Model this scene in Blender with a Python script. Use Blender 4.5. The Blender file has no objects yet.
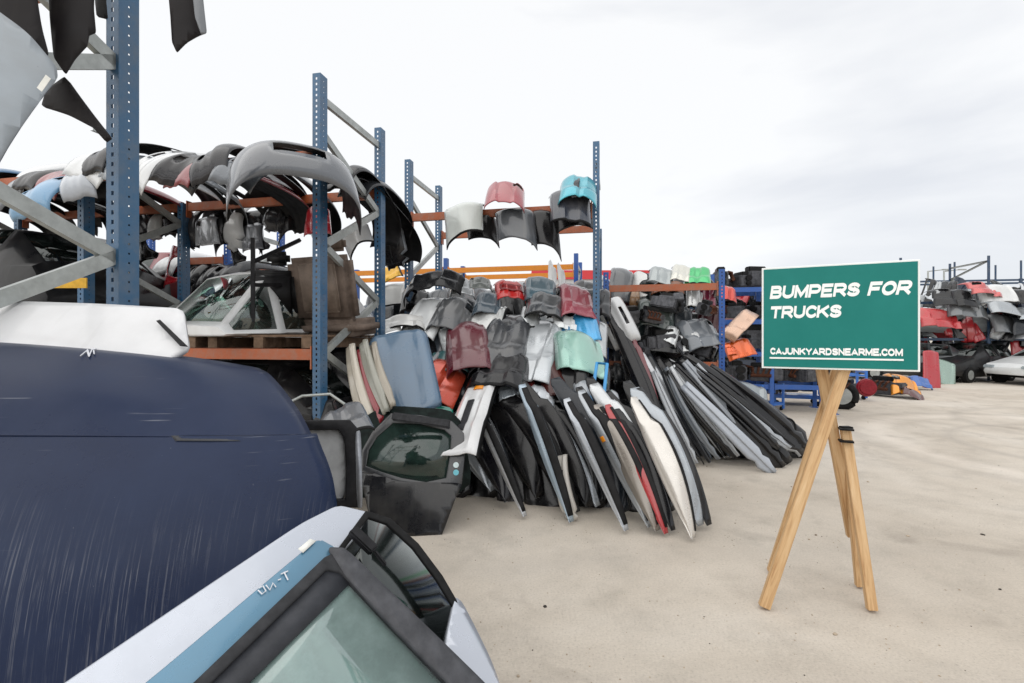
import bpy, bmesh, math, random
from mathutils import Vector as V, Matrix

SC = bpy.context.scene
COL = SC.collection
F = 480.0            # focal length in pixels of the 1024 wide frame
CX, HY = 512.0, 338.0
EYE = 1.6

# ------------------------------------------------------------------ camera, sky, sun, exposure
cam_d = bpy.data.cameras.new("camera")
cam = bpy.data.objects.new("camera", cam_d)
COL.objects.link(cam)
cam.location = (0, 0, EYE)
cam.rotation_euler = (math.radians(90), 0, 0)
cam_d.sensor_width = 36.0
cam_d.lens = 36.0 * F / 1024.0
cam_d.shift_y = -(341.5 - HY) / 1024.0
cam_d.clip_start = 0.05
cam_d.clip_end = 2000
SC.camera = cam

SUN_EL, SUN_AZ = math.radians(52), math.radians(215)   # azimuth clockwise from +Y
w = bpy.data.worlds.new("World")
SC.world = w
w.use_nodes = True
nt = w.node_tree
nt.nodes.clear()
out = nt.nodes.new("ShaderNodeOutputWorld")
bg = nt.nodes.new("ShaderNodeBackground")
bg.inputs["Strength"].default_value = 0.12
sky = nt.nodes.new("ShaderNodeTexSky")
sky.sky_type = 'NISHITA'
sky.sun_disc = False
sky.sun_elevation = SUN_EL
sky.sun_rotation = SUN_AZ
tc = nt.nodes.new("ShaderNodeTexCoord")
mp = nt.nodes.new("ShaderNodeMapping")
mp.inputs["Scale"].default_value = (1.0, 1.0, 3.2)
mp.inputs["Rotation"].default_value = (0.0, 0.32, 0.0)
n1 = nt.nodes.new("ShaderNodeTexNoise")
n1.inputs["Scale"].default_value = 1.7
n1.inputs["Detail"].default_value = 5
n1.inputs["Roughness"].default_value = 0.52
n1.inputs["Distortion"].default_value = 0.4
ramp = nt.nodes.new("ShaderNodeValToRGB")
ramp.color_ramp.elements[0].position = 0.26
ramp.color_ramp.elements[0].color = (5.75, 5.9, 6.2, 1)
ramp.color_ramp.elements[1].position = 0.50
ramp.color_ramp.elements[1].color = (7.2, 7.25, 7.3, 1)
mix = nt.nodes.new("ShaderNodeMixRGB")
mix.inputs[0].default_value = 0.93
L = nt.links.new
L(tc.outputs["Generated"], mp.inputs["Vector"])
L(mp.outputs[0], n1.inputs["Vector"])
sx = nt.nodes.new("ShaderNodeSeparateXYZ")
L(tc.outputs["Generated"], sx.inputs[0])
bx_ = nt.nodes.new("ShaderNodeMath"); bx_.operation = 'MULTIPLY_ADD'; bx_.inputs[1].default_value = -0.20
bz_ = nt.nodes.new("ShaderNodeMath"); bz_.operation = 'MULTIPLY_ADD'; bz_.inputs[1].default_value = 0.22
L(sx.outputs["X"], bx_.inputs[0]); L(n1.outputs["Fac"], bx_.inputs[2])
L(sx.outputs["Z"], bz_.inputs[0]); L(bx_.outputs[0], bz_.inputs[2])
L(bz_.outputs[0], ramp.inputs[0])
L(sky.outputs[0], mix.inputs[1])
L(ramp.outputs[0], mix.inputs[2])
L(mix.outputs[0], bg.inputs["Color"])
L(bg.outputs[0], out.inputs["Surface"])

sun_d = bpy.data.lights.new("sun", 'SUN')
sun_d.energy = 1.5
sun_d.angle = math.radians(105)
sun_d.color = (1.0, 0.96, 0.9)
sun = bpy.data.objects.new("sun", sun_d)
COL.objects.link(sun)
to_sun = V((math.sin(SUN_AZ) * math.cos(SUN_EL), math.cos(SUN_AZ) * math.cos(SUN_EL), math.sin(SUN_EL)))
sun.rotation_euler = to_sun.to_track_quat('Z', 'Y').to_euler()

SC.view_settings.view_transform = 'Standard'
SC.view_settings.look = 'None'
SC.view_settings.exposure = 0.25
SC.view_settings.gamma = 1.0
SC.view_settings.use_curve_mapping = False
SC.cycles.max_bounces = 6
SC.cycles.transparent_max_bounces = 12

# ------------------------------------------------------------------ helpers
def W(px, py, d):
    return V(((px - CX) / F * d, d, EYE - (py - HY) / F * d))

def G(px, py, z=0.0):
    d = (EYE - z) * F / (py - HY)
    return V(((px - CX) / F * d, d, z))

def lin(h):
    h = h.lstrip('#')
    r = []
    for i in (0, 2, 4):
        c = int(h[i:i + 2], 16) / 255
        r.append(c / 12.92 if c <= 0.04045 else ((c + 0.055) / 1.055) ** 2.4)
    return (r[0], r[1], r[2], 1)

def new_mat(name):
    m = bpy.data.materials.new(name)
    m.use_nodes = True
    t = m.node_tree
    return m, t, t.nodes["Principled BSDF"]

def node(t, kind, **kw):
    n = t.nodes.new(kind)
    for k, v in kw.items():
        n.inputs[k].default_value = v
    return n

def ramp_node(t, stops):
    r = t.nodes.new("ShaderNodeValToRGB")
    e = r.color_ramp.elements
    while len(e) < len(stops):
        e.new(0.5)
    for el, (p, c) in zip(e, stops):
        el.position = p
        el.color = c if len(c) == 4 else (c[0], c[1], c[2], 1)
    return r

def g(v):
    return (v, v, v, 1)

_mc = {}
def paint(hexc, rough=0.3, metal=0.0, dust=0.3, coat=0.5, bump=0.12, scale=1.0, spec=0.5):
    key = (hexc, rough, metal, dust, coat, bump, scale, spec)
    if key in _mc:
        return _mc[key]
    m, t, b = new_mat("paint_" + hexc.strip('#'))
    c = lin(hexc)
    oc = node(t, "ShaderNodeTexCoord")
    na = node(t, "ShaderNodeTexNoise", Scale=3.2 * scale, Detail=8, Roughness=0.68)
    nb = node(t, "ShaderNodeTexNoise", Scale=46 * scale, Detail=4, Roughness=0.7)
    mpn = node(t, "ShaderNodeMapping")
    mpn.inputs["Scale"].default_value = (22 * scale, 1.4 * scale, 6 * scale)
    ns = node(t, "ShaderNodeTexNoise", Scale=1.0, Detail=3, Roughness=0.6)
    for n in (na, nb):
        t.links.new(oc.outputs["Object"], n.inputs["Vector"])
    t.links.new(oc.outputs["Object"], mpn.inputs["Vector"])
    t.links.new(mpn.outputs[0], ns.inputs["Vector"])
    ra = ramp_node(t, [(0.42, g(0)), (0.72, g(1))])
    rs = ramp_node(t, [(0.6, g(0)), (0.75, g(0.7))])
    t.links.new(na.outputs["Fac"], ra.inputs[0])
    t.links.new(ns.outputs["Fac"], rs.inputs[0])
    add = t.nodes.new("ShaderNodeMath"); add.operation = 'ADD'
    t.links.new(ra.outputs[0], add.inputs[0]); t.links.new(rs.outputs[0], add.inputs[1])
    mul = t.nodes.new("ShaderNodeMath"); mul.operation = 'MULTIPLY'; mul.use_clamp = True
    mul.inputs[1].default_value = dust
    t.links.new(add.outputs[0], mul.inputs[0])
    mx = t.nodes.new("ShaderNodeMixRGB")
    mx.inputs[1].default_value = c
    mx.inputs[2].default_value = (0.24, 0.22, 0.19, 1)
    t.links.new(mul.outputs[0], mx.inputs[0])
    # small dark chips and specks
    rc = ramp_node(t, [(0.71, g(0)), (0.75, g(0.5))])
    t.links.new(nb.outputs["Fac"], rc.inputs[0])
    mx2 = t.nodes.new("ShaderNodeMixRGB")
    mx2.inputs[2].default_value = (0.05, 0.045, 0.04, 1)
    t.links.new(rc.outputs[0], mx2.inputs[0])
    t.links.new(mx.outputs[0], mx2.inputs[1])
    t.links.new(mx2.outputs[0], b.inputs["Base Color"])
    rr = ramp_node(t, [(0.3, g(rough * 0.75)), (0.75, g(min(1, rough + 0.3)))])
    t.links.new(na.outputs["Fac"], rr.inputs[0])
    t.links.new(rr.outputs[0], b.inputs["Roughness"])
    b.inputs["Metallic"].default_value = metal
    b.inputs["Coat Weight"].default_value = coat
    b.inputs["Coat Roughness"].default_value = 0.10
    b.inputs["Specular IOR Level"].default_value = spec
    bp = node(t, "ShaderNodeBump", Strength=bump, Distance=0.05)
    nd = node(t, "ShaderNodeTexNoise", Scale=5 * scale, Detail=2, Roughness=0.4)
    t.links.new(oc.outputs["Object"], nd.inputs["Vector"])
    t.links.new(nd.outputs["Fac"], bp.inputs["Height"])
    t.links.new(bp.outputs[0], b.inputs["Normal"])
    _mc[key] = m
    return m

def plain(name, hexc, rough=0.6, metal=0.0, var=0.35, scale=14, bump=0.1):
    key = (name, hexc, rough, metal, var, scale)
    if key in _mc:
        return _mc[key]
    m, t, b = new_mat(name)
    c = lin(hexc)
    oc = node(t, "ShaderNodeTexCoord")
    na = node(t, "ShaderNodeTexNoise", Scale=scale, Detail=6, Roughness=0.65)
    t.links.new(oc.outputs["Object"], na.inputs["Vector"])
    lo = tuple(x * (1 - var) for x in c[:3]); hi = tuple(min(1, x * (1 + var) + 0.006) for x in c[:3])
    r = ramp_node(t, [(0.3, lo), (0.7, hi)])
    t.links.new(na.outputs["Fac"], r.inputs[0])
    t.links.new(r.outputs[0], b.inputs["Base Color"])
    b.inputs["Roughness"].default_value = rough
    b.inputs["Metallic"].default_value = metal
    b.inputs["Specular IOR Level"].default_value = 0.22 if sum(c[:3]) < 0.4 else 0.5
    bp = node(t, "ShaderNodeBump", Strength=bump, Distance=0.01)
    t.links.new(na.outputs["Fac"], bp.inputs["Height"])
    t.links.new(bp.outputs[0], b.inputs["Normal"])
    _mc[key] = m
    return m

def glass(name, tint, refl=0.25, rough=0.03, haze=None, f0=0.02, f1=0.3):
    key = (name, tint, refl)
    if key in _mc:
        return _mc[key]
    m, t, b = new_mat(name)
    t.nodes.remove(b)
    o = t.nodes["Material Output"]
    tr = node(t, "ShaderNodeBsdfTransparent"); tr.inputs[0].default_value = lin(tint)
    gl = node(t, "ShaderNodeBsdfGlossy"); gl.inputs["Roughness"].default_value = rough
    gl.inputs["Color"].default_value = (0.9, 0.95, 0.94, 1)
    lw = node(t, "ShaderNodeFresnel", IOR=1.5)
    mt = t.nodes.new("ShaderNodeMath"); mt.operation = 'ADD'; mt.use_clamp = True
    mt.inputs[1].default_value = refl
    t.links.new(lw.outputs[0], mt.inputs[0])
    mxs = t.nodes.new("ShaderNodeMixShader")
    t.links.new(mt.outputs[0], mxs.inputs[0]); t.links.new(tr.outputs[0], mxs.inputs[1]); t.links.new(gl.outputs[0], mxs.inputs[2])
    last = mxs
    # a film of dust
    oc = node(t, "ShaderNodeTexCoord")
    na = node(t, "ShaderNodeTexNoise", Scale=4, Detail=6, Roughness=0.7)
    t.links.new(oc.outputs["Object"], na.inputs["Vector"])
    r = ramp_node(t, [(0.42, g(f0)), (0.75, g(f1))])
    t.links.new(na.outputs["Fac"], r.inputs[0])
    df = node(t, "ShaderNodeBsdfDiffuse"); df.inputs[0].default_value = haze or (0.14, 0.17, 0.16, 1)
    m2 = t.nodes.new("ShaderNodeMixShader")
    t.links.new(r.outputs[0], m2.inputs[0]); t.links.new(last.outputs[0], m2.inputs[1]); t.links.new(df.outputs[0], m2.inputs[2])
    t.links.new(m2.outputs[0], o.inputs["Surface"])
    _mc[key] = m
    return m

INNER = plain("black_panel_back", '#121214', 0.5, 0, 0.5, 9)
INNER_GREY = plain("grey_primer_back", '#3a3b3e', 0.55, 0, 0.4, 9)
PLASTIC = plain("black_plastic", '#17171a', 0.48, 0, 0.45, 24)
TRIM = plain("grey_black_trim", '#2d2e31', 0.55, 0, 0.35, 30)
RUBBER = plain("rubber_seal", '#0e0e0f', 0.7, 0, 0.3, 40)
GALV = plain("galvanised_steel", '#a4a8a6', 0.42, 0.55, 0.22, 10)
RACKBLUE = paint('#2c5b80', 0.42, 0.0, 0.34, 0.2, 0.03, 2)
RACKDARK = paint('#24405e', 0.45, 0.0, 0.25, 0.1, 0.03, 2)
BRIGHTBLUE = paint('#124f9c', 0.42, 0.0, 0.12, 0.2, 0.03, 2)
ORANGE = paint('#a8562e', 0.5, 0.0, 0.5, 0.05, 0.05, 3)
YELLOWORANGE = paint('#e08a1c', 0.5, 0.0, 0.15, 0.05, 0.05, 3)
GLASS_GREEN = glass("green_tinted_glass", '#9fbdb4', 0.16)
GLASS_DARK = glass("dark_glass", '#39463f', 0.05, 0.09, (0.06, 0.08, 0.075, 1))
RUST = plain("rusty_steel", '#4a2a1b', 0.8, 0.1, 0.5, 12)

def link(o, parent=None):
    COL.objects.link(o)
    if parent is not None:
        o.parent = parent
    return o

def mesh_obj(name, bm, mats, parent=None, smooth=True, angle=35, solid=0.0, off=-1.0):
    me = bpy.data.meshes.new(name)
    bm.normal_update()
    bm.to_mesh(me)
    bm.free()
    for m in (mats if isinstance(mats, (list, tuple)) else [mats]):
        me.materials.append(m)
    if smooth:
        me.polygons.foreach_set("use_smooth", [True] * len(me.polygons))
        if angle:
            me.set_sharp_from_angle(angle=math.radians(angle))
    o = bpy.data.objects.new(name, me)
    link(o, parent)
    if solid:
        s = o.modifiers.new("thickness", 'SOLIDIFY')
        s.thickness = solid
        s.offset = off
        if len(me.materials) > 1:
            s.material_offset = 1
            s.material_offset_rim = 0
    return o

def tag(o, label, cat, group=None, kind=None):
    if label: o["label"] = label
    if cat: o["category"] = cat
    if group: o["group"] = group
    if kind: o["kind"] = kind
    return o

def empty(name, label, cat, loc, rz=0.0, group=None):
    o = bpy.data.objects.new(name, None)
    o.empty_display_size = 0.1
    link(o)
    o.location = loc
    o.rotation_euler = (0, 0, rz)
    return tag(o, label, cat, group)

def copy_tree(o, parent=None):
    c = o.copy()
    COL.objects.link(c)
    if parent is not None:
        c.parent = parent
    for ch in list(o.children):
        copy_tree(ch, c)
    return c

def frame_mat(Y, Zhint, org):
    Y = Y.normalized()
    Z = (Zhint - Y * Zhint.dot(Y))
    Z.normalize()
    X = Y.cross(Z)
    return Matrix(((X.x, Y.x, Z.x, org.x), (X.y, Y.y, Z.y, org.y), (X.z, Y.z, Z.z, org.z), (0, 0, 0, 1)))

def add_box(bm, c, size, M=None, mi=0):
    r = bmesh.ops.create_cube(bm, size=1.0)
    T = Matrix.Translation(V(c)) @ Matrix.Diagonal((size[0], size[1], size[2], 1))
    if M is not None:
        T = M @ T
    bmesh.ops.transform(bm, matrix=T, verts=r['verts'])
    for v in r['verts']:
        for f in v.link_faces:
            f.material_index = mi
    return r['verts']

def add_bar(bm, p, q, w_, h_, hint=V((0, 0, 1)), mi=0):
    p, q = V(p), V(q)
    Mx = frame_mat(q - p, hint, p)
    return add_box(bm, (0, (q - p).length / 2, 0), (w_, (q - p).length, h_), Mx, mi)

def add_cyl(bm, p, q, r1, r2=None, seg=14, mi=0):
    p, q = V(p), V(q)
    r2 = r1 if r2 is None else r2
    d = q - p
    hint = V((0, 0, 1)) if abs(d.normalized().z) < 0.9 else V((1, 0, 0))
    Mx = frame_mat(d, hint, p)
    R = Matrix.Rotation(math.radians(-90), 4, 'X')
    r = bmesh.ops.create_cone(bm, cap_ends=True, segments=seg, radius1=r1, radius2=r2, depth=d.length)
    bmesh.ops.transform(bm, matrix=Mx @ Matrix.Translation((0, d.length / 2, 0)) @ R, verts=r['verts'])
    for v in r['verts']:
        for f in v.link_faces:
            f.material_index = mi

def add_tube(bm, pts, r, seg=8, closed=False, mi=0):
    pts = [V(p) for p in pts]
    rings = []
    n = len(pts)
    for i, p in enumerate(pts):
        if closed:
            d = pts[(i + 1) % n] - pts[i - 1]
        else:
            d = pts[min(i + 1, n - 1)] - pts[max(i - 1, 0)]
        hint = V((0, 0, 1)) if abs(d.normalized().z) < 0.9 else V((1, 0, 0))
        Mx = frame_mat(d, hint, p)
        rings.append([bm.verts.new(Mx @ V((math.cos(a) * r, 0, math.sin(a) * r))) for a in [2 * math.pi * k / seg for k in range(seg)]])
    for i in range(n if closed else n - 1):
        a, b = rings[i], rings[(i + 1) % n]
        for k in range(seg):
            f = bm.faces.new((a[k], a[(k + 1) % seg], b[(k + 1) % seg], b[k]))
            f.material_index = mi
    if not closed:
        bm.faces.new(rings[0]); bm.faces.new(rings[-1][::-1])

def grid(f, nu, nv, mask=None, u0=0, u1=1, v0=0, v1=1):
    bm = bmesh.new()
    vs = [[bm.verts.new(f(u0 + (u1 - u0) * i / nu, v0 + (v1 - v0) * j / nv)) for i in range(nu + 1)] for j in range(nv + 1)]
    for j in range(nv):
        for i in range(nu):
            if mask and mask((i + .5) / nu, (j + .5) / nv):
                continue
            bm.faces.new((vs[j][i], vs[j][i + 1], vs[j + 1][i + 1], vs[j + 1][i]))
    loose = [v for v in bm.verts if not v.link_faces]
    bmesh.ops.delete(bm, geom=loose, context='VERTS')
    return bm

def patch(name, root, f, u0, u1, v0, v1, mat, off=0.004, nu=6, nv=6, thick=0.006):
    def ff(u, v):
        e = 1e-3
        p = f(u, v)
        n = (f(u + e, v) - p).cross(f(u, v + e) - p)
        if n.length > 0:
            n.normalize()
        return p + n * off
    bm = grid(ff, nu, nv, None, u0, u1, v0, v1)
    return mesh_obj(name, bm, mat, root, solid=thick, off=1.0)

# ------------------------------------------------------------------ body panels
def shape(kind, wd, ln, bow, rng):
    """u,v -> local point: u across, v along (0 at the bottom, 1 at the top), z outward"""
    j = [rng.uniform(-1, 1) for _ in range(8)]
    hw = wd / 2
    mask = None
    if kind == 'hood':
        def f(u, v):
            s = u * 2 - 1
            k = 1 - 0.12 * v - 0.05 * max(0, 1 - v / 0.08) ** 2 - 0.05 * max(0, 1 - (1 - v) / 0.06) ** 2
            x = s * k * hw
            y = ln * (v - 0.07 * (1 - s * s) * (1 - v) + 0.04 * (1 - s * s) * v)
            z = bow * wd * (1 - s * s) + 0.10 * bow * ln * 4 * v * (1 - v)
            z += 0.020 * wd * math.tanh((abs(s) - 0.5 - 0.1 * j[0] - .14 * v) * 24)
            z -= 0.03 * wd * max(0, (abs(s) - 0.93) / 0.07) ** 2
            z -= 0.03 * wd * max(0, 1 - v / 0.06) ** 2
            z += 0.008 * wd * math.sin(5 * v + 4 * s + 6 * j[1])
            return V((x, y, z))
    elif kind == 'fender':
        c, r = 0.40 + 0.05 * j[0], 0.27 + 0.02 * j[1]
        def f(u, v):
            xl = -1 + 0.18 * v * v
            xr = 1.0 - 0.05 * v
            q = (v - c) / r
            if abs(q) < 1:
                xr -= 1.05 * math.sqrt(1 - q * q) ** 0.9
            if v > 0.78:
                xr -= ((v - 0.78) / 0.22) ** 1.3 * 1.2
            if v < 0.1:
                xr -= (1 - v / 0.1) ** 2 * 0.25
            x = xl + (xr - xl) * u
            z = -bow * 1.5 * wd * max(0, 0.15 - x) ** 2 + 0.10 * bow * ln * 4 * v * (1 - v)
            z += 0.05 * wd * max(0, (u - 0.8) / 0.2) ** 2 * (1 if abs(q) < 1 else 0)
            z += 0.02 * wd * math.tanh((x - 0.25 + 0.3 * v) * 9)
            z += 0.008 * wd * math.sin(6 * v + 5 * x + 6 * j[2])
            return V((x * hw, ln * v, z))
    elif kind == 'blade':
        a = 0.55 + 0.2 * j[0]
        st = 0.80 + 0.04 * j[1]
        def f(u, v):
            # a wing seen along its length: drawn to a point at the foot, broad shoulder, cut square at the top
            xl = 0.55 - 1.35 * v ** 0.8 + 0.55 * a * v * v
            xr = 0.62 + 0.75 * math.sin(math.pi * min(1, v * 0.92 + 0.02)) ** 0.8 - 0.55 * v * v
            if v > st:
                xr -= 0.30 * min(1, (v - st) / 0.03)
            if v < 0.16:
                xl += 0.05 * math.sin(v / 0.16 * math.pi)
            if v > 0.965:
                xl += 0.18 * (v - 0.965) / 0.035
            x = xl + (xr - xl) * u
            z = -bow * 1.9 * wd * u ** 2.4 + 0.16 * bow * ln * 4 * v * (1 - v)
            z -= 0.10 * wd * max(0, (0.14 - u) / 0.14) ** 2
            z += 0.03 * wd * math.tanh((u - 0.42 + .25 * v) * 16)
            z += 0.012 * wd * math.sin(7 * v + 5 * u + 6 * j[2])
            return V((x * hw * 0.9, ln * v, z))
    elif kind == 'hung':
        mir = -1 if j[0] < 0 else 1
        hgt = 0.27 + 0.07 * j[1]
        def f(u, v):
            s = u * 2 - 1
            q = (s * mir + 1) / 2
            yb = hgt * math.sqrt(max(0, 1 - (1 - q) ** 2)) ** 1.2
            k = 1 - 0.10 * (1 - v) * (1 if s * mir > 0 else 0.3) - .05 * max(0, 1 - (1 - v) / .08)
            y = ln * (yb + (1 - yb) * v)
            z = bow * wd * (1 - s * s) - 0.55 * wd * max(0, (v - 0.72) / 0.28) ** 2
            z += 0.025 * wd * math.tanh((s + .3 * mir) * 12) + 0.014 * wd * math.sin(8 * v + 4 * s + 6 * j[2])
            return V((s * k * hw, y, z))
    elif kind == 'bumper':
        e = 2.7
        dep = bow * ln
        slot = rng.random() < 0.75
        lampy = 0.14 + 0.03 * j[0]
        def f(u, v):
            s = u * 2 - 1
            th = math.pi / 2 * (2 * v - 1)
            Y = ln / 2 * (1 + math.copysign(abs(math.sin(th)) ** (2 / e), th))
            Zp = dep * max(0, math.cos(th)) ** (2 / e)
            x = s * hw * (1 - 0.10 * (2 * v - 1) ** 4)
            z = Zp - 0.20 * wd * abs(s) ** 3.2 * (0.4 + 0.6 * math.cos(th) ** 0.6 if math.cos(th) > 0 else 0.4)
            z += 0.045 * wd * math.tanh((s - 0.12) * 12)
            z -= 0.05 * wd * math.exp(-((s + 0.45) * 6) ** 2)
            return V((x, Y, z))
        def mask(u, v):
            if not slot:
                return False
            if 0.12 < u < 0.36 and 0.30 < v < 0.70:
                return True
            if 0.18 < u < 0.38 and (abs(v - lampy - .06) < 0.035 or abs(1 - v - lampy - .06) < 0.035):
                return True
            return 0.66 < u < 0.80 and 0.40 < v < 0.60
    elif kind == 'cover':            # a pressed cover: curved across, rolled over at the top, a lamp notch in one corner
        A = 1.05 + 0.25 * j[0]
        roll = 0.10 + 0.10 * abs(j[1])
        cr = 0.30 + 0.25 * j[2]
        dip = 0.10 * j[3]
        tap = 0.10 + 0.12 * j[4]
        skew = 0.07 * j[5]
        def f(u, v):
            s = u * 2 - 1
            th = s * A
            x = hw * math.sin(th) / math.sin(A) * (1 - tap * v) + skew * hw * v * v
            z = bow * wd * 1.5 * (math.cos(th) - math.cos(A))
            z += 0.12 * bow * ln * 4 * v * (1 - v) - roll * 1.6 * wd * max(0, (v - 0.72) / 0.28) ** 2
            z += 0.035 * wd * math.tanh((abs(s) - cr - .18 * v) * 26)
            z -= 0.030 * wd * math.tanh((v - .30 - .12 * s * s) * 34) * (1 if j[6] > -.2 else 0)
            z -= 0.05 * wd * max(0, (abs(s) - .9) / .1)
            z += 0.006 * wd * math.sin(9 * v + 5 * s + 6 * j[7])
            y = ln * (v + dip * s * s * (1 - v) + 0.05 * s * (1 - v) * j[6] - .06 * s * s * v)
            return V((x, y, z))
        if rng.random() < 0.28:
            lft = rng.random() < .5
            hs = rng.uniform(.22, .36)
            def mask(u, v):
                uu = u if lft else 1 - u
                if uu < hs and .62 < v < .62 + .3 * (1 - uu / hs * .5):
                    return uu > 0.06
                return False
    elif kind == 'strip':
        def f(u, v):
            s = u * 2 - 1
            k = 1 - 0.35 * v * v - .4 * max(0, 1 - v / 0.1) ** 2
            if v < 0.2:
                k *= 0.8 + 0.2 * math.cos(v * 60 + 6 * j[1])
            z = bow * ln * 4 * v * (1 - v) + 0.05 * wd * (1 - s * s) + 0.07 * wd * math.tanh((s - 0.25 * j[2]) * 18) - .12 * wd * max(0, (abs(s) - .8) / .2)
            return V((s * k * hw + 0.12 * ln * (v * v - v) * (1 + .5 * j[0]), ln * v, z))
    return f, mask

_seed = [11]
UPFRONT = V((0, -0.8, 0.6))
def panel(name, label, cat, col, B, T, wd, face=UPFRONT, kind='hood', group=None, bow=0.14, thick=0.009,
          nu=14, nv=18, inner=None, rough=0.3, metal=0.0, dust=0.35, fx=None):
    _seed[0] += 1
    rng = random.Random(_seed[0])
    B, T = V(B), V(T)
    ln = (T - B).length
    Mx = frame_mat(T - B, V(face), B)
    f, mask = shape(kind, wd, ln, bow, rng)
    if mask:
        nu, nv = (16, 34) if kind == 'bumper' else (26, 26)
    elif kind == 'blade' or kind == 'fender':
        nv = 26
    bm = grid(f, nu, nv, mask)
    if isinstance(col, str):
        lum = sum(lin(col)[:3]) / 3
        if lum < 0.03:
            mat = paint(col, 0.16, 0.0, dust * 0.12, 0.35, 0.1, 1.0, 0.32)
        elif kind in ('hood', 'blade', 'fender', 'cover') and 0.2 < lum < 0.66:
            mat = paint(col, 0.20, 0.40, dust * 0.5, 0.9, 0.08)
        else:
            mat = paint(col, 0.22, metal, dust * 0.6, 0.9, 0.08)
    else:
        mat = col
    side = rng.random()
    lit_edge_m = []
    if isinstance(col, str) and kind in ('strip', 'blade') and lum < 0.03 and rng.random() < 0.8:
        lit_edge_m = [paint(rng.choice(['#b3b8be', '#8e949b', '#c9cccf', '#6a7078']), 0.25, 0.2, 0.12)]  # pale edge and rim: sky light caught by the edges, put into the colour
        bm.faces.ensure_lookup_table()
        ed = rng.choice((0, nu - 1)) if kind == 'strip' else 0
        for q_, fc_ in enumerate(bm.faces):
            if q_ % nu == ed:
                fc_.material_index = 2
    if mask is None and kind not in ('strip', 'blade', 'hood'):
        bm.faces.ensure_lookup_table()
        for q, fc_ in enumerate(bm.faces):
            i, jj = q % nu, q // nu
            if kind != 'hood' and ((side < 0.3 and i == nu - 1) or (side > 0.8 and jj == 0)):
                fc_.material_index = 1
    o = mesh_obj(name, bm, [mat, inner or INNER] + lit_edge_m, None, solid=thick if not lit_edge_m else (0.022 if kind == 'strip' else 0.013))
    if lit_edge_m:
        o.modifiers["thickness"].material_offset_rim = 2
    o.matrix_world = Mx
    tag(o, label, cat, group)
    o_f = f
    return o, o_f

def vis_width(B, T, wpx, face):
    """metres across for a panel that shows wpx pixels wide"""
    B, T = V(B), V(T)
    Mx = frame_mat(T - B, V(face), B)
    X = V((Mx[0][0], Mx[1][0], Mx[2][0]))
    mid = (B + T) / 2
    v = (mid - V((0, 0, EYE))).normalized()
    per = max(0.3, (X - v * X.dot(v)).length)
    return wpx * mid.y / F / per

def plane_hit(px, py, O, N):
    o = V((0, 0, EYE))
    d = V(((px - CX) / F, 1, -(py - HY) / F))
    return o + d * ((V(O) - o).dot(N) / d.dot(N))

def chaikin(pts, r=0.22, it=2):
    for _ in range(it):
        q = []
        for i in range(len(pts)):
            a, b = pts[i], pts[(i + 1) % len(pts)]
            q += [a * (1 - r) + b * r, a * r + b * (1 - r)]
        pts = q
    return pts

def outline(name, pts, O, N, mats, parent=None, bow=0.0, thick=0.02, cuts=9, rnd=0.15, it=2, world=True, off=-1.0):
    """closed sheet whose outline lies on the plane (O, N); pts are points on that plane"""
    N = V(N).normalized()
    up = V((0, 0, 1))
    Mx = frame_mat(up - N * up.dot(N), N, V(O))
    inv = Mx.inverted()
    loc = [inv @ p for p in pts]
    loc = [V((p.x, p.y, 0)) for p in loc]
    if rnd:
        loc = chaikin(loc, rnd, it)
    bm = bmesh.new()
    bm.faces.new([bm.verts.new(p) for p in loc])
    bm.normal_update()
    if bm.faces[:][0].normal.z < 0:
        bmesh.ops.reverse_faces(bm, faces=bm.faces[:])
    xs = [p.x for p in loc]; ys = [p.y for p in loc]
    x0, x1, y0, y1 = min(xs), max(xs), min(ys), max(ys)
    if bow or cuts:
        bmesh.ops.triangulate(bm, faces=bm.faces[:])
        for k in range(1, cuts):
            for co, no in ((V((x0 + (x1 - x0) * k / cuts, 0, 0)), V((1, 0, 0))), (V((0, y0 + (y1 - y0) * k / cuts, 0)), V((0, 1, 0)))):
                bmesh.ops.bisect_plane(bm, geom=bm.verts[:] + bm.edges[:] + bm.faces[:], plane_co=co, plane_no=no, dist=1e-5)
        cx, cy = (x0 + x1) / 2, (y0 + y1) / 2
        for v in bm.verts:
            a = (v.co.x - cx) / ((x1 - x0) / 2); b = (v.co.y - cy) / ((y1 - y0) / 2)
            v.co.z += bow * (1 - 0.5 * a * a - 0.5 * b * b)
    o = mesh_obj(name, bm, mats, None, solid=thick, off=off)
    o.matrix_world = Mx
    if parent is not None:
        o.parent = parent
        o.matrix_parent_inverse = parent.matrix_world.inverted() if parent.type != 'EMPTY' else Matrix.Translation(parent.location).inverted()
    if not bow and thick >= 0.03:
        bv = o.modifiers.new('edge', 'BEVEL'); bv.width = 0.009; bv.segments = 3
    return o

def ring(name, outer, inner, O, N, mats, parent=None, thick=0.03):
    N = V(N).normalized()
    Mx = frame_mat(V((0, 0, 1)) - N * N.z, N, V(O))
    inv = Mx.inverted()
    bm = bmesh.new()
    a = [bm.verts.new((inv @ p)) for p in outer]
    b = [bm.verts.new((inv @ p)) for p in inner]
    n = len(a)
    for i in range(n):
        bm.faces.new((a[i], a[(i + 1) % n], b[(i + 1) % n], b[i]))
    bm.normal_update()
    if sum(f.normal.z for f in bm.faces) < 0:
        bmesh.ops.reverse_faces(bm, faces=bm.faces[:])
    o = mesh_obj(name, bm, mats, None, solid=thick, angle=30)
    o.matrix_world = Mx
    bv = o.modifiers.new("edge", 'BEVEL'); bv.width = 0.006; bv.segments = 2
    if parent is not None:
        o.parent = parent
        o.matrix_parent_inverse = Matrix.Translation(parent.location).inverted() if parent.type == 'EMPTY' else parent.matrix_world.inverted()
    return o

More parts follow.
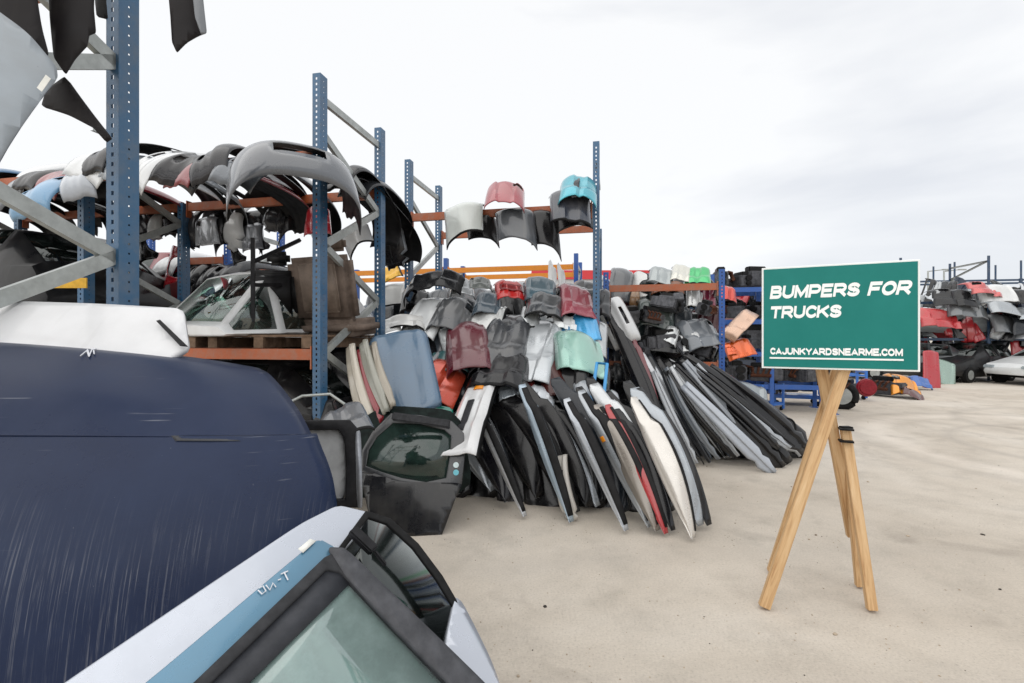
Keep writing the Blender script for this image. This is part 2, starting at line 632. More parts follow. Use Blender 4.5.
# ------------------------------------------------------------------ ground
def ground():
    m, t, b = new_mat("dusty_concrete")
    oc = node(t, "ShaderNodeTexCoord")
    geo = oc.outputs["Object"]
    big = node(t, "ShaderNodeTexNoise", Scale=0.35, Detail=6, Roughness=0.6, Distortion=0.6)
    mid = node(t, "ShaderNodeTexNoise", Scale=2.2, Detail=8, Roughness=0.7)
    fine = node(t, "ShaderNodeTexNoise", Scale=70, Detail=5, Roughness=0.75)
    for n in (big, mid, fine):
        t.links.new(geo, n.inputs["Vector"])
    r1 = ramp_node(t, [(0.3, (0.44, 0.385, 0.32, 1)), (0.5, (0.53, 0.475, 0.405, 1)), (0.7, (0.61, 0.56, 0.495, 1))])
    t.links.new(big.outputs["Fac"], r1.inputs[0])
    r2 = ramp_node(t, [(0.28, g(0.74)), (0.5, g(0.97)), (0.75, g(1.08))])
    t.links.new(mid.outputs["Fac"], r2.inputs[0])
    m1 = t.nodes.new("ShaderNodeMixRGB"); m1.blend_type = 'MULTIPLY'; m1.inputs[0].default_value = 0.8
    t.links.new(r1.outputs[0], m1.inputs[1]); t.links.new(r2.outputs[0], m1.inputs[2])
    r3 = ramp_node(t, [(0.28, g(0.60)), (0.44, g(0.96)), (0.56, g(1.02)), (0.74, g(1.18))])
    t.links.new(fine.outputs["Fac"], r3.inputs[0])
    m2 = t.nodes.new("ShaderNodeMixRGB"); m2.blend_type = 'MULTIPLY'; m2.inputs[0].default_value = 0.95
    t.links.new(m1.outputs[0], m2.inputs[1]); t.links.new(r3.outputs[0], m2.inputs[2])
    # tyre arcs swept round the yard: rings about a turning centre, broken by noise
    sep = node(t, "ShaderNodeSeparateXYZ")
    t.links.new(geo, sep.inputs[0])
    def ringmask(cx, cy, rad, wid):
        vs = []
        for ax, c in (("X", cx), ("Y", cy)):
            s = t.nodes.new("ShaderNodeMath"); s.operation = 'SUBTRACT'; s.inputs[1].default_value = c
            t.links.new(sep.outputs[ax], s.inputs[0])
            p = t.nodes.new("ShaderNodeMath"); p.operation = 'MULTIPLY'
            t.links.new(s.outputs[0], p.inputs[0]); t.links.new(s.outputs[0], p.inputs[1]); vs.append(p)
        a = t.nodes.new("ShaderNodeMath"); a.operation = 'ADD'
        t.links.new(vs[0].outputs[0], a.inputs[0]); t.links.new(vs[1].outputs[0], a.inputs[1])
        q = t.nodes.new("ShaderNodeMath"); q.operation = 'SQRT'; t.links.new(a.outputs[0], q.inputs[0])
        wob = t.nodes.new("ShaderNodeMath"); wob.operation = 'MULTIPLY_ADD'; wob.inputs[1].default_value = 0.5
        t.links.new(big.outputs["Fac"], wob.inputs[0]); t.links.new(q.outputs[0], wob.inputs[2])
        d = t.nodes.new("ShaderNodeMath"); d.operation = 'SUBTRACT'; d.inputs[1].default_value = rad + 0.25
        t.links.new(wob.outputs[0], d.inputs[0])
        ab = t.nodes.new("ShaderNodeMath"); ab.operation = 'ABSOLUTE'; t.links.new(d.outputs[0], ab.inputs[0])
        mr = t.nodes.new("ShaderNodeMapRange"); mr.inputs[1].default_value = 0; mr.inputs[2].default_value = wid
        mr.inputs[3].default_value = 1; mr.inputs[4].default_value = 0
        t.links.new(ab.outputs[0], mr.inputs[0])
        k = t.nodes.new("ShaderNodeMath"); k.operation = 'MULTIPLY'; t.links.new(mr.outputs[0], k.inputs[0]); t.links.new(r2.outputs[0], k.inputs[1])
        return k
    last = m2
    for cx, cy, rad, wid, colr, amt in ((9.0, 6.6, 3.6, 0.16, g(0.33), .3), (9.0, 6.6, 2.2, 0.14, g(0.30), .35), (9.0, 6.6, 3.2, 0.3, g(0.8), .25),
                                        (11.5, 8.0, 3.0, 0.2, g(0.3), .3), (2.0, -6.0, 9.6, 0.22, g(0.3), .14), (2.0, -6.0, 8.2, 0.25, g(0.32), .12)):
        k = ringmask(cx, cy, rad, wid)
        am = t.nodes.new("ShaderNodeMath"); am.operation = 'MULTIPLY'; am.inputs[1].default_value = amt; am.use_clamp = True
        t.links.new(k.outputs[0], am.inputs[0])
        mm = t.nodes.new("ShaderNodeMixRGB"); mm.inputs[2].default_value = (colr[0], colr[0] * .9, colr[0] * .8, 1)
        t.links.new(am.outputs[0], mm.inputs[0]); t.links.new(last.outputs[0], mm.inputs[1])
        last = mm
    # oil and damp stains
    st = node(t, "ShaderNodeTexNoise", Scale=0.9, Detail=5, Roughness=0.6, Distortion=1.2)
    mpn = node(t, "ShaderNodeMapping"); mpn.inputs["Location"].default_value = (3.3, 7.1, 0)
    t.links.new(geo, mpn.inputs["Vector"]); t.links.new(mpn.outputs[0], st.inputs["Vector"])
    rs = ramp_node(t, [(0.57, g(0)), (0.72, g(0.5))])
    t.links.new(st.outputs["Fac"], rs.inputs[0])
    ms = t.nodes.new("ShaderNodeMixRGB"); ms.inputs[2].default_value = (0.25, 0.215, 0.18, 1)
    t.links.new(rs.outputs[0], ms.inputs[0]); t.links.new(last.outputs[0], ms.inputs[1])
    t.links.new(ms.outputs[0], b.inputs["Base Color"])
    b.inputs["Roughness"].default_value = 0.85
    bp = node(t, "ShaderNodeBump", Strength=0.35, Distance=0.01)
    t.links.new(fine.outputs["Fac"], bp.inputs["Height"])
    t.links.new(bp.outputs[0], b.inputs["Normal"])
    bm = bmesh.new()
    vs = [bm.verts.new(p) for p in ((-900, -200, 0), (900, -200, 0), (900, 1600, 0), (-900, 1600, 0))]
    bm.faces.new(vs)
    o = mesh_obj("ground", bm, m, None, smooth=False)
    tag(o, "dusty pale concrete yard with faint tyre arcs", "ground", None, "structure")
ground()

def gravel():
    rng = random.Random(4)
    bm = bmesh.new()
    for i in range(1100):
        d = 1.7 + 12 * rng.random() ** 1.6
        x = rng.uniform(-0.5, 1.05) * d
        if rng.random() < 0.35:
            d = rng.uniform(3.6, 6.4); x = rng.uniform(-0.7, 2.6)
        r = rng.uniform(0.002, 0.005) * (1 + (rng.random() < 0.05) * 1.5)
        res = bmesh.ops.create_icosphere(bm, subdivisions=1, radius=r)
        Mx = Matrix.Translation((x, d, r * 0.35)) @ Matrix.Rotation(rng.uniform(0, 6), 4, 'Z') @ Matrix.Diagonal((rng.uniform(.7, 1.6), rng.uniform(.7, 1.3), .6, 1))
        bmesh.ops.transform(bm, matrix=Mx, verts=res['verts'])
    k = 0
    for f in bm.faces:
        f.material_index = 1 if (k // 20) % 6 == 0 else 0
        k += 1
    o = mesh_obj("gravel", bm, [plain("grit", '#a29482', 0.9, 0, 0.5, 3), plain("dark_crumb", '#3a3632', 0.8, 0, 0.5, 3)], None, smooth=False)
    tag(o, "loose grit and crumbs scattered over the yard", "gravel", None, "stuff")
gravel()

# ------------------------------------------------------------------ racks
YAW = math.radians(-12)
BX = V((math.cos(YAW), math.sin(YAW), 0))      # along the beams, to the right
BY = V((-math.sin(YAW), math.cos(YAW), 0))     # along a frame, away from the camera
UP = V((0, 0, 1))

def upright(parent, p, h, mat, w_=0.08, dep=0.11, pitch=0.05, bx=BX, by=BY, detail=True):
    """roll-formed post: punched front web and two punched sides, open at the back"""
    bm = bmesh.new()
    def sheet(o, ax, wid, hole_w, hole_h, z0=0.0):
        cols = [0, wid / 2 - hole_w / 2, wid / 2 + hole_w / 2, wid]
        zs = [0.0]
        z = 0.04
        flags = []
        while z + pitch < h:
            zs += [z + z0, z + z0 + hole_h]; flags += [False, True]
            z += pitch
        zs.append(h); flags.append(False)
        if not detail:
            zs, flags = [0.0, h], [False]
        vs = [[bm.verts.new(o + ax * c + UP * zz) for c in cols] for zz in zs]
        for j in range(len(zs) - 1):
            for i in range(3):
                if flags[j] and i == 1:
                    continue
                bm.faces.new((vs[j][i], vs[j][i + 1], vs[j + 1][i + 1], vs[j + 1][i]))
    o0 = V((0, 0, 0)) - bx * w_ / 2 - by * dep / 2
    sheet(o0, bx, w_, 0.016, 0.022)
    sheet(o0 + bx * w_, by, dep, 0.010, 0.010)
    sheet(o0 + by * dep * .3, -by, dep * .3, 0.010, 0.010)
    bmesh.ops.remove_doubles(bm, verts=bm.verts[:], dist=1e-5)
    o = mesh_obj("upright", bm, mat, parent, smooth=False, solid=0.003)
    o.location = p
    bm = bmesh.new()
    add_box(bm, (0, 0, 0.006), (w_ * 1.9, dep * 1.6, 0.012), Matrix.Rotation(math.atan2(bx.y, bx.x), 4, 'Z'))
    bp = mesh_obj("base_plate", bm, mat, o, smooth=False)
    return o

def channel(parent, p, q, w_=0.068, d_=0.035, mat=GALV, name="brace", side=BX):
    p, q = V(p), V(q)
    bm = bmesh.new()
    Mx = frame_mat(q - p, side, V((0, 0, 0)))
    ln = (q - p).length
    for c, s in (((0, ln / 2, 0), (w_, ln, 0.003)), ((w_ / 2 - .0015, ln / 2, -d_ / 2), (0.003, ln, d_)), ((-w_ / 2 + .0015, ln / 2, -d_ / 2), (0.003, ln, d_))):
        add_box(bm, c, s, Mx)
    o = mesh_obj(name, bm, mat, parent, smooth=False)
    o.location = p
    return o

def beam(parent, p, q, mat, h_=0.10, w_=0.045):
    p, q = V(p), V(q)
    bm = bmesh.new()
    d = (q - p)
    Mx = frame_mat(d, UP, V((0, 0, 0)))
    ln = d.length
    add_box(bm, (0, ln / 2, 0), (w_, ln - 0.02, h_), Mx)
    add_box(bm, (-0.008 - w_ * .3, ln / 2, -h_ * .2), (w_ * .6, ln - 0.04, h_ * .55), Mx)
    o = mesh_obj("beam", bm, mat, parent, smooth=False)
    o.location = p
    for y in (0.012, ln - 0.012):
        bm = bmesh.new()
        add_box(bm, (0, y, -0.03), (w_ + 0.03, 0.012, h_ + 0.11), Mx)
        mesh_obj("connector", bm, mat, o, smooth=False)
    return o

def rack(name, label, base, nb, bay, depth, h, beams, post_mat, beam_mat, cat="rack", bx=BX, by=BY, braces=True, extra=None, detail=True, group=None):
    """frames stand at base + i*bay along bx; each has a front and a rear post"""
    e = empty(name, label, cat, base, 0, group)
    for i in range(nb + 1):
        for k in (0, 1):
            upright(e, bx * bay * i + by * depth * k, h if not extra or (i, k) not in extra else extra[(i, k)], post_mat, bx=bx, by=by, detail=detail)
        if braces:
            o = bx * (bay * i) + bx * 0.02
            zs = [0.44, 0.95, 1.46, 2.02, 2.46, 3.03, 3.48, 4.02, 4.5]
            zs = [z for z in zs if z < h - 0.1]
            for n in range(len(zs) - 1):
                a, b = (0.05, depth - 0.05) if n % 2 == 0 else (depth - 0.05, 0.05)
                channel(e, o + by * a + UP * zs[n], o + by * b + UP * zs[n + 1], side=bx)
            channel(e, o + by * 0.05 + UP * (h - 0.2), o + by * (depth - 0.05) + UP * (h - 0.2), side=bx)
    for z in beams:
        for i in range(nb):
            for k in (0, 1):
                off = by * (depth * k + (-0.02 if k == 0 else 0.02))
                beam(e, bx * (bay * i + 0.045) + off + UP * z, bx * (bay * (i + 1) - 0.045) + off + UP * z, beam_mat)
    return e

def at(px, d):
    return V(((px - CX) / F * d, d, 0))

A0 = at(320, 4.40)
B0 = at(409, 6.50)
P1 = at(123, 2.54)
DEP = 1.15
HT = 4.0
# near rack (row of the large post at the left edge), bays to the left
rack("storage_rack", "nearest tall blue rack with galvanised braces at the left edge of the yard",
     P1 - BY * DEP - BX * 2.7, 1, 2.7, DEP, HT + 0.9, [3.55], RACKBLUE, ORANGE)
rack("storage_rack", "tall blue rack with rust orange beams carrying draped bumpers and a cut white car cabin",
     A0 - BX * 2.7 * 2, 2, 2.7, DEP, HT, [1.45, 3.26], RACKBLUE, ORANGE, extra={(0, 0): 3.3, (0, 1): 3.3, (1, 0): 3.3, (1, 1): 3.3})
rack("storage_rack", "blue rack with orange beams and fenders hung over its top beside the tall single post",
     B0, 1, 2.5, 1.13, HT, [3.22], RACKBLUE, ORANGE, extra={(1, 0): 4.03, (1, 1): 3.2})
rack("storage_rack", "farther blue rack half hidden behind the draped bumpers on the left",
     B0 - BX * 2.75 * 3, 2, 2.7, 1.13, 3.4, [1.5, 2.75], BRIGHTBLUE, ORANGE)
rack("storage_rack", "blue rack with bright yellow orange beams behind the heap of fenders",
     at(330, 10.2), 2, 2.6, 1.1, 3.2, [1.5, 2.95], BRIGHTBLUE, YELLOWORANGE, detail=False)

# ------------------------------------------------------------------ dark blue van panel in the foreground
def scratched_blue():
    m, t, b = new_mat("scratched_dark_blue")
    oc = node(t, "ShaderNodeTexCoord")
    sep = node(t, "ShaderNodeSeparateXYZ"); t.links.new(oc.outputs["Object"], sep.inputs[0])
    mpn = node(t, "ShaderNodeMapping"); mpn.inputs["Scale"].default_value = (170, 3.4, 3.4)
    mpn.inputs["Rotation"].default_value = (0, 0.0, 0)
    t.links.new(oc.outputs["Object"], mpn.inputs["Vector"])
    st = node(t, "ShaderNodeTexNoise", Scale=1.0, Detail=4, Roughness=0.72)
    t.links.new(mpn.outputs[0], st.inputs["Vector"])
    rs = ramp_node(t, [(0.53, g(0)), (0.70, g(1))]); t.links.new(st.outputs["Fac"], rs.inputs[0])
    blot = node(t, "ShaderNodeTexNoise", Scale=2.6, Detail=5, Roughness=0.6); t.links.new(oc.outputs["Object"], blot.inputs["Vector"])
    rb = ramp_node(t, [(0.46, g(0.08)), (0.62, g(1))]); t.links.new(blot.outputs["Fac"], rb.inputs[0])
    mr = t.nodes.new("ShaderNodeMapRange"); mr.inputs[1].default_value = 1.16; mr.inputs[2].default_value = 0.95
    mr.inputs[3].default_value = 0; mr.inputs[4].default_value = 1
    t.links.new(sep.outputs["Z"], mr.inputs[0])
    k1 = t.nodes.new("ShaderNodeMath"); k1.operation = 'MULTIPLY'; t.links.new(rs.outputs[0], k1.inputs[0]); t.links.new(rb.outputs[0], k1.inputs[1])
    k2 = t.nodes.new("ShaderNodeMath"); k2.operation = 'MULTIPLY'; t.links.new(k1.outputs[0], k2.inputs[0]); t.links.new(mr.outputs[0], k2.inputs[1])
    mp2 = node(t, "ShaderNodeMapping"); mp2.inputs["Scale"].default_value = (3.0, 9, 150); mp2.inputs["Rotation"].default_value = (0.1, 0.35, 0.2)
    t.links.new(oc.outputs["Object"], mp2.inputs["Vector"])
    s2 = node(t, "ShaderNodeTexNoise", Scale=1.0, Detail=2, Roughness=0.5); t.links.new(mp2.outputs[0], s2.inputs["Vector"])
    r2_ = ramp_node(t, [(0.66, g(0)), (0.72, g(0.9))]); t.links.new(s2.outputs["Fac"], r2_.inputs[0])
    b2 = node(t, "ShaderNodeTexNoise", Scale=3.4, Detail=3, Roughness=0.5); t.links.new(mp2.inputs["Vector"].links[0].from_socket, b2.inputs["Vector"])
    rb2 = ramp_node(t, [(0.54, g(0)), (0.62, g(1))]); t.links.new(b2.outputs["Fac"], rb2.inputs[0])
    x2 = t.nodes.new("ShaderNodeMath"); x2.operation = 'MULTIPLY'; t.links.new(r2_.outputs[0], x2.inputs[0]); t.links.new(rb2.outputs[0], x2.inputs[1])
    mxm = t.nodes.new("ShaderNodeMath"); mxm.operation = 'MAXIMUM'; t.links.new(k2.outputs[0], mxm.inputs[0]); t.links.new(x2.outputs[0], mxm.inputs[1])
    k3 = t.nodes.new("ShaderNodeMath"); k3.operation = 'MULTIPLY'; k3.inputs[1].default_value = 0.34; t.links.new(mxm.outputs[0], k3.inputs[0])
    hz = node(t, "ShaderNodeTexNoise", Scale=1.4, Detail=9, Roughness=0.7); t.links.new(oc.outputs["Object"], hz.inputs["Vector"])
    rh = ramp_node(t, [(0.35, (0.006, 0.014, 0.044, 1)), (0.68, (0.013, 0.024, 0.062, 1))]); t.links.new(hz.outputs["Fac"], rh.inputs[0])
    mx = t.nodes.new("ShaderNodeMixRGB"); mx.inputs[2].default_value = (0.30, 0.31, 0.34, 1)
    t.links.new(k3.outputs[0], mx.inputs[0]); t.links.new(rh.outputs[0], mx.inputs[1])
    sp = node(t, "ShaderNodeTexNoise", Scale=120, Detail=2, Roughness=0.6); t.links.new(oc.outputs["Object"], sp.inputs["Vector"])
    rp = ramp_node(t, [(0.76, g(0)), (0.80, g(0.4))]); t.links.new(sp.outputs["Fac"], rp.inputs[0])
    mx2 = t.nodes.new("ShaderNodeMixRGB"); mx2.inputs[2].default_value = (0.25, 0.26, 0.28, 1)
    t.links.new(rp.outputs[0], mx2.inputs[0]); t.links.new(mx.outputs[0], mx2.inputs[1])
    t.links.new(mx2.outputs[0], b.inputs["Base Color"])
    rr = ramp_node(t, [(0.3, g(0.22)), (0.7, g(0.40))]); t.links.new(hz.outputs["Fac"], rr.inputs[0])
    t.links.new(rr.outputs[0], b.inputs["Roughness"])
    b.inputs["Coat Weight"].default_value = 0.0; b.inputs["Specular IOR Level"].default_value = 0.22
    bp = node(t, "ShaderNodeBump", Strength=0.03, Distance=0.03); t.links.new(hz.outputs["Fac"], bp.inputs["Height"])
    t.links.new(bp.outputs[0], b.inputs["Normal"])
    return m

def catmull(pts, x):
    """pts sorted list of (key, values...) -> interpolated values"""
    n = len(pts)
    for i in range(n - 1):
        if x <= pts[i + 1][0] or i == n - 2:
            break
    a = pts[max(i - 1, 0)]; p = pts[i]; q = pts[i + 1]; c = pts[min(i + 2, n - 1)]
    t = (x - p[0]) / (q[0] - p[0])
    t = max(0, min(1, t))
    r = []
    for k in range(1, len(p)):
        m0 = (q[k] - a[k]) / (q[0] - a[0]) * (q[0] - p[0]) if q[0] != a[0] else 0
        m1 = (c[k] - p[k]) / (c[0] - p[0]) * (q[0] - p[0]) if c[0] != p[0] else 0
        t2, t3 = t * t, t * t * t
        r.append((2 * t3 - 3 * t2 + 1) * p[k] + (t3 - 2 * t2 + t) * m0 + (-2 * t3 + 3 * t2) * q[k] + (t3 - t2) * m1)
    return r

BLUE = scratched_blue()
def van_panel():
    # profile from the top edge to the ground: (v, depth at right end, x right, z right, depth left, z left)
    prof = [(0.0, 2.02, -1.10, 1.500, 1.95, 1.622),
            (0.10, 1.90, -0.985, 1.475, 1.86, 1.600),
            (0.28, 1.72, -0.80, 1.37, 1.68, 1.47),
            (0.40, 1.60, -0.69, 1.282, 1.54, 1.305),
            (0.44, 1.56, -0.665, 1.255, 1.50, 1.265),
            (0.62, 1.45, -0.565, 1.10, 1.33, 1.02),
            (0.80, 1.38, -0.52, 0.78, 1.22, 0.62),
            (1.0, 1.34, -0.50, 0.0, 1.18, 0.0)]
    XL = -2.9
    def f(u, v):
        dR, xR, zR, dL, zL = catmull(prof, v)
        uu = u
        x = XL + (xR - XL) * uu
        k = uu
        d = dL + (dR - dL) * k
        z = zL + (zR - zL) * k ** 2.2
        # right edge rolls back
        q = max(0, (u - 0.86) / 0.14)
        d += 0.10 * q * q
        x -= 0.012 * q * q
        if v < 0.9:
            z -= 0.02 * q * q * (1 - v)
        # pressed step along the crease
        c = 0.022 * math.tanh((v - 0.415) * 150)
        d += c * 0.7
        z += c * 0.5 if v < 0.9 else 0
        return V((x, d, max(0.0, z)))
    bm = grid(lambda u, v: f(1 - u, v), 60, 90)
    o = mesh_obj("van_panel", bm, [BLUE, INNER_GREY], None, solid=0.016, angle=None)
    tag(o, "large dark blue van body panel with vertical scratches in the left foreground", "van panel")
    # chalk scrawl on the top
    bm = bmesh.new()
    for ax, ay, bx_, by_ in ((82, 358, 86, 352), (86, 352, 88, 358), (88, 351, 92, 357), (92, 350, 90, 358), (93, 349, 96, 355), (94, 352, 97, 350)):
        def P(px, py):
            best = None
            for i in range(41):
                vv = i / 40 * 0.4
                for j in range(60):
                    uu = 0.5 + j / 120
                    p = f(uu, vv)
                    e = abs(CX + F * p.x / p.y - px) + abs(HY - F * (p.z - EYE) / p.y - py)
                    if best is None or e < best[0]:
                        best = (e, p)
            return best[1] + V((0, -0.004, 0.006))
        add_tube(bm, [P(ax, ay), P(bx_, by_)], 0.0022, 5)
    mesh_obj("chalk_mark", bm, plain("chalk", '#d8dae0', 0.9, 0, 0.1, 30), o)
    return o
van_panel()

# white hood lying behind the blue panel's top edge
def white_hood():
    O = W(90, 322, 2.05)
    N = V((0.05, -0.72, 0.70)).normalized()
    px = [(-140, 292), (0, 303), (100, 306), (184, 310), (189, 348), (150, 372), (-140, 372)]
    pts = [plane_hit(x, y, O, N) for x, y in px]
    o = outline("car_hood", pts, O, N, [paint('#dfe0e2', 0.35, 0, 0.12), INNER], bow=0.02, thick=0.025, rnd=0.08)
    tag(o, "white car hood lying behind the top edge of the dark blue panel", "hood")
    bm = bmesh.new()
    q = [plane_hit(x, y, O + N * 0.028, N) for x, y in ((157, 322), (161, 321), (188, 347), (180, 346))]
    bm.faces.new([bm.verts.new(p) for p in q])
    mesh_obj("hinge_slot", bm, PLASTIC, o, smooth=False, solid=0.008).matrix_parent_inverse = o.matrix_world.inverted()
white_hood()

# ------------------------------------------------------------------ silver tailgate and light blue door, near foreground
DO = V((-0.48, 1.20, 1.095))
E1 = V((-0.17, -0.35, -0.10)).normalized()
E2 = V((0.37, -0.10, -0.28)).normalized()
DN = E1.cross(E2).normalized()
if DN.z < 0:
    DN = -DN
def near_doors():
    SO = DO - DN * 0.075
    P = lambda pts, o=DO: [plane_hit(x, y, o, DN) for x, y in pts]
    silver = paint('#b9bec8', 0.2, 0.45, 0.08, 0.9, 0.02)
    e = empty("tailgate", "silver tailgate with a dark wiped rear window, lying under the light blue door", "tailgate", (-0.3, 1.1, 0))
    # outer skin made as one curved sheet
    pts = P([(-60, 770), (62, 683), (180, 603), (300, 523), (338, 504), (372, 512), (350, 545), (250, 640), (150, 760)], SO)
    outline("roof_panel", pts, SO, DN, [silver, INNER], e, bow=0.0, thick=0.03, rnd=0.12, cuts=0)
    pts = P([(455, 597), (462, 602), (492, 668), (520, 760), (430, 760), (444, 640)], SO)
    outline("side_panel", pts, SO, DN, [silver, INNER], e, bow=0.02, thick=0.03, rnd=0.12)
    S1 = SO - DN * 0.012
    pts = P([(340, 548), (368, 513), (388, 520), (416, 545), (440, 577), (458, 606), (448, 650), (430, 700), (300, 700)], S1)
    outline("rear_window", pts, S1, DN, GLASS_DARK, e, bow=0.0, thick=0.006, rnd=0.14, cuts=0)
    S2 = SO + DN * 0.004
    ring("window_seal", P([(338, 548), (366, 510), (391, 518), (419, 543), (443, 575), (461, 606), (450, 652), (432, 702), (298, 702)], S2),
         P([(345, 548), (369, 517), (387, 523), (413, 547), (437, 579), (454, 607), (444, 648), (427, 696), (304, 696)], S2), S2, DN, RUBBER, e, 0.014)
    # inside trim seen through the glass
    S3 = SO - DN * 0.16
    pts = P([(330, 560), (372, 516), (400, 530), (450, 600), (440, 700), (300, 720)], S3)
    outline("inner_trim", pts, S3, DN, plain("dark_cloth", '#26302c', 0.8, 0, 0.5, 8), e, thick=0.02)
    bm = bmesh.new()
    a, b = P([(352, 530), (374, 551)], S2 + DN * 0.03)
    add_bar(bm, a, b, 0.030, 0.022, DN)
    c, = P([(386, 566)], S2 + DN * 0.02)
    add_bar(bm, b, c, 0.012, 0.012, DN)
    bmesh.ops.bevel(bm, geom=bm.edges[:], offset=0.004, segments=2, affect='EDGES')
    mesh_obj("wiper", bm, PLASTIC, e).matrix_parent_inverse = Matrix.Translation(e.location).inverted()
    bm = bmesh.new()
    pp = P([(393, 560), (405, 575), (418, 590), (428, 598)], SO - DN * 0.05)
    add_tube(bm, pp, 0.008, 8)
    mesh_obj("lamp_strip", bm, plain("red_orange_lens", '#b3402a', 0.3, 0, 0.2, 20), e).matrix_parent_inverse = Matrix.Translation(e.location).inverted()

    # light blue door
    blue = paint('#4d7a94', 0.2, 0.35, 0.10, 0.9, 0.02)
    d = empty("car_door", "light blue car door with chalk marks and pale green glass, nearest to the camera", "car door", (-0.35, 0.9, 0))
    O = DO + DN * 0.015
    ring("window_frame", P([(60, 745), (150, 683), (300, 556), (322, 540), (333, 546), (338, 551), (225, 683), (150, 770)], O),
         P([(100, 760), (196, 683), (312, 572), (322, 562), (326, 560), (328, 561), (212, 683), (110, 790)], O), O, DN, blue, d, 0.045)
    O2 = O + DN * 0.003
    outline("door_skin", P([(62, 745), (145, 683), (300, 553), (318, 539), (332, 545), (338, 552), (240, 655), (215, 683), (120, 775)], O2), O2, DN, [blue, INNER], d,
            bow=0.0, thick=0.035, rnd=0.1, cuts=0)
    O3 = O2 + DN * 0.008
    # window seal, a dark band inside the blue frame
    ring("window_seal", P([(176, 700), (192, 683), (325, 556), (339, 549), (408, 614), (484, 684), (530, 760), (130, 760)], O3),
         P([(194, 703), (211, 683), (327, 569), (341, 572), (392, 625), (447, 683), (480, 745), (160, 745)], O3), O3, DN, TRIM, d, 0.03)
    # the glass, wound part of the way down
    O4 = O - DN * 0.004
    outline("window_glass", P([(232, 700), (345, 576), (360, 590), (402, 633), (465, 705), (480, 760), (180, 760)], O4), O4, DN,
            glass("pale_green_glass", '#c2dcd6', 0.16, 0.05, (0.50, 0.64, 0.62, 1), 0.30, 0.55), d, thick=0.005, rnd=0.04, cuts=0)
    O5 = O + DN * 0.012
    outline("pillar_trim", P([(328, 547), (345, 548), (408, 610), (484, 683), (525, 725), (500, 740), (449, 684), (393, 627), (345, 575)], O5), O5, DN,
            plain("grey_pillar", '#46474b', 0.5, 0, 0.25, 25), d, bow=0.006, thick=0.02, rnd=0.1)
    # pale liner behind the glass
    O6 = O - DN * 0.055
    outline("inner_card", P([(200, 725), (340, 575), (365, 590), (420, 640), (500, 720), (520, 790), (150, 790)], O6), O6, DN,
            plain("door_card", '#c5d6d0', 0.7, 0, 0.3, 5), d, thick=0.02, rnd=0.1)
    outline("lower_skin", P([(180, 760), (330, 745), (480, 745), (600, 1000), (420, 1250), (150, 1000)], O), O, DN, [blue, INNER], d, bow=0.03, thick=0.04, rnd=0.1)
    outline("slider_trim", P([(196, 700), (211, 683), (326, 569), (341, 572), (352, 581), (248, 684), (230, 703)], O4 + DN * .008), O4 + DN * .008, DN,
            plain("slider_grey", '#34363b', 0.45, 0, 0.2, 20), d, thick=0.006, rnd=0.04, cuts=0)
    O7 = O2 + DN * 0.004
    s = outline("sticker", P([(298, 549), (310, 539), (316, 541), (303, 553)], O7), O7, DN, plain("paper", '#e4e4de', 0.8, 0, 0.1, 20), d, thick=0.001, rnd=0, cuts=0, off=1)
    bm = bmesh.new()
    # chalk scrawl
    for seg in ([(258, 590), (262, 594), (266, 591), (263, 586), (259, 588)], [(266, 585), (270, 590), (273, 583), (276, 587)], [(278, 580), (281, 579)], [(281, 574), (288, 571)], [(284, 572), (288, 580)]):
        add_tube(bm, P(seg, O7), 0.0014, 5)
    mesh_obj("chalk_mark", bm, plain("chalk", '#d8dae0', 0.9, 0, 0.1, 30), d).matrix_parent_inverse = Matrix.Translation(d.location).inverted()
near_doors()

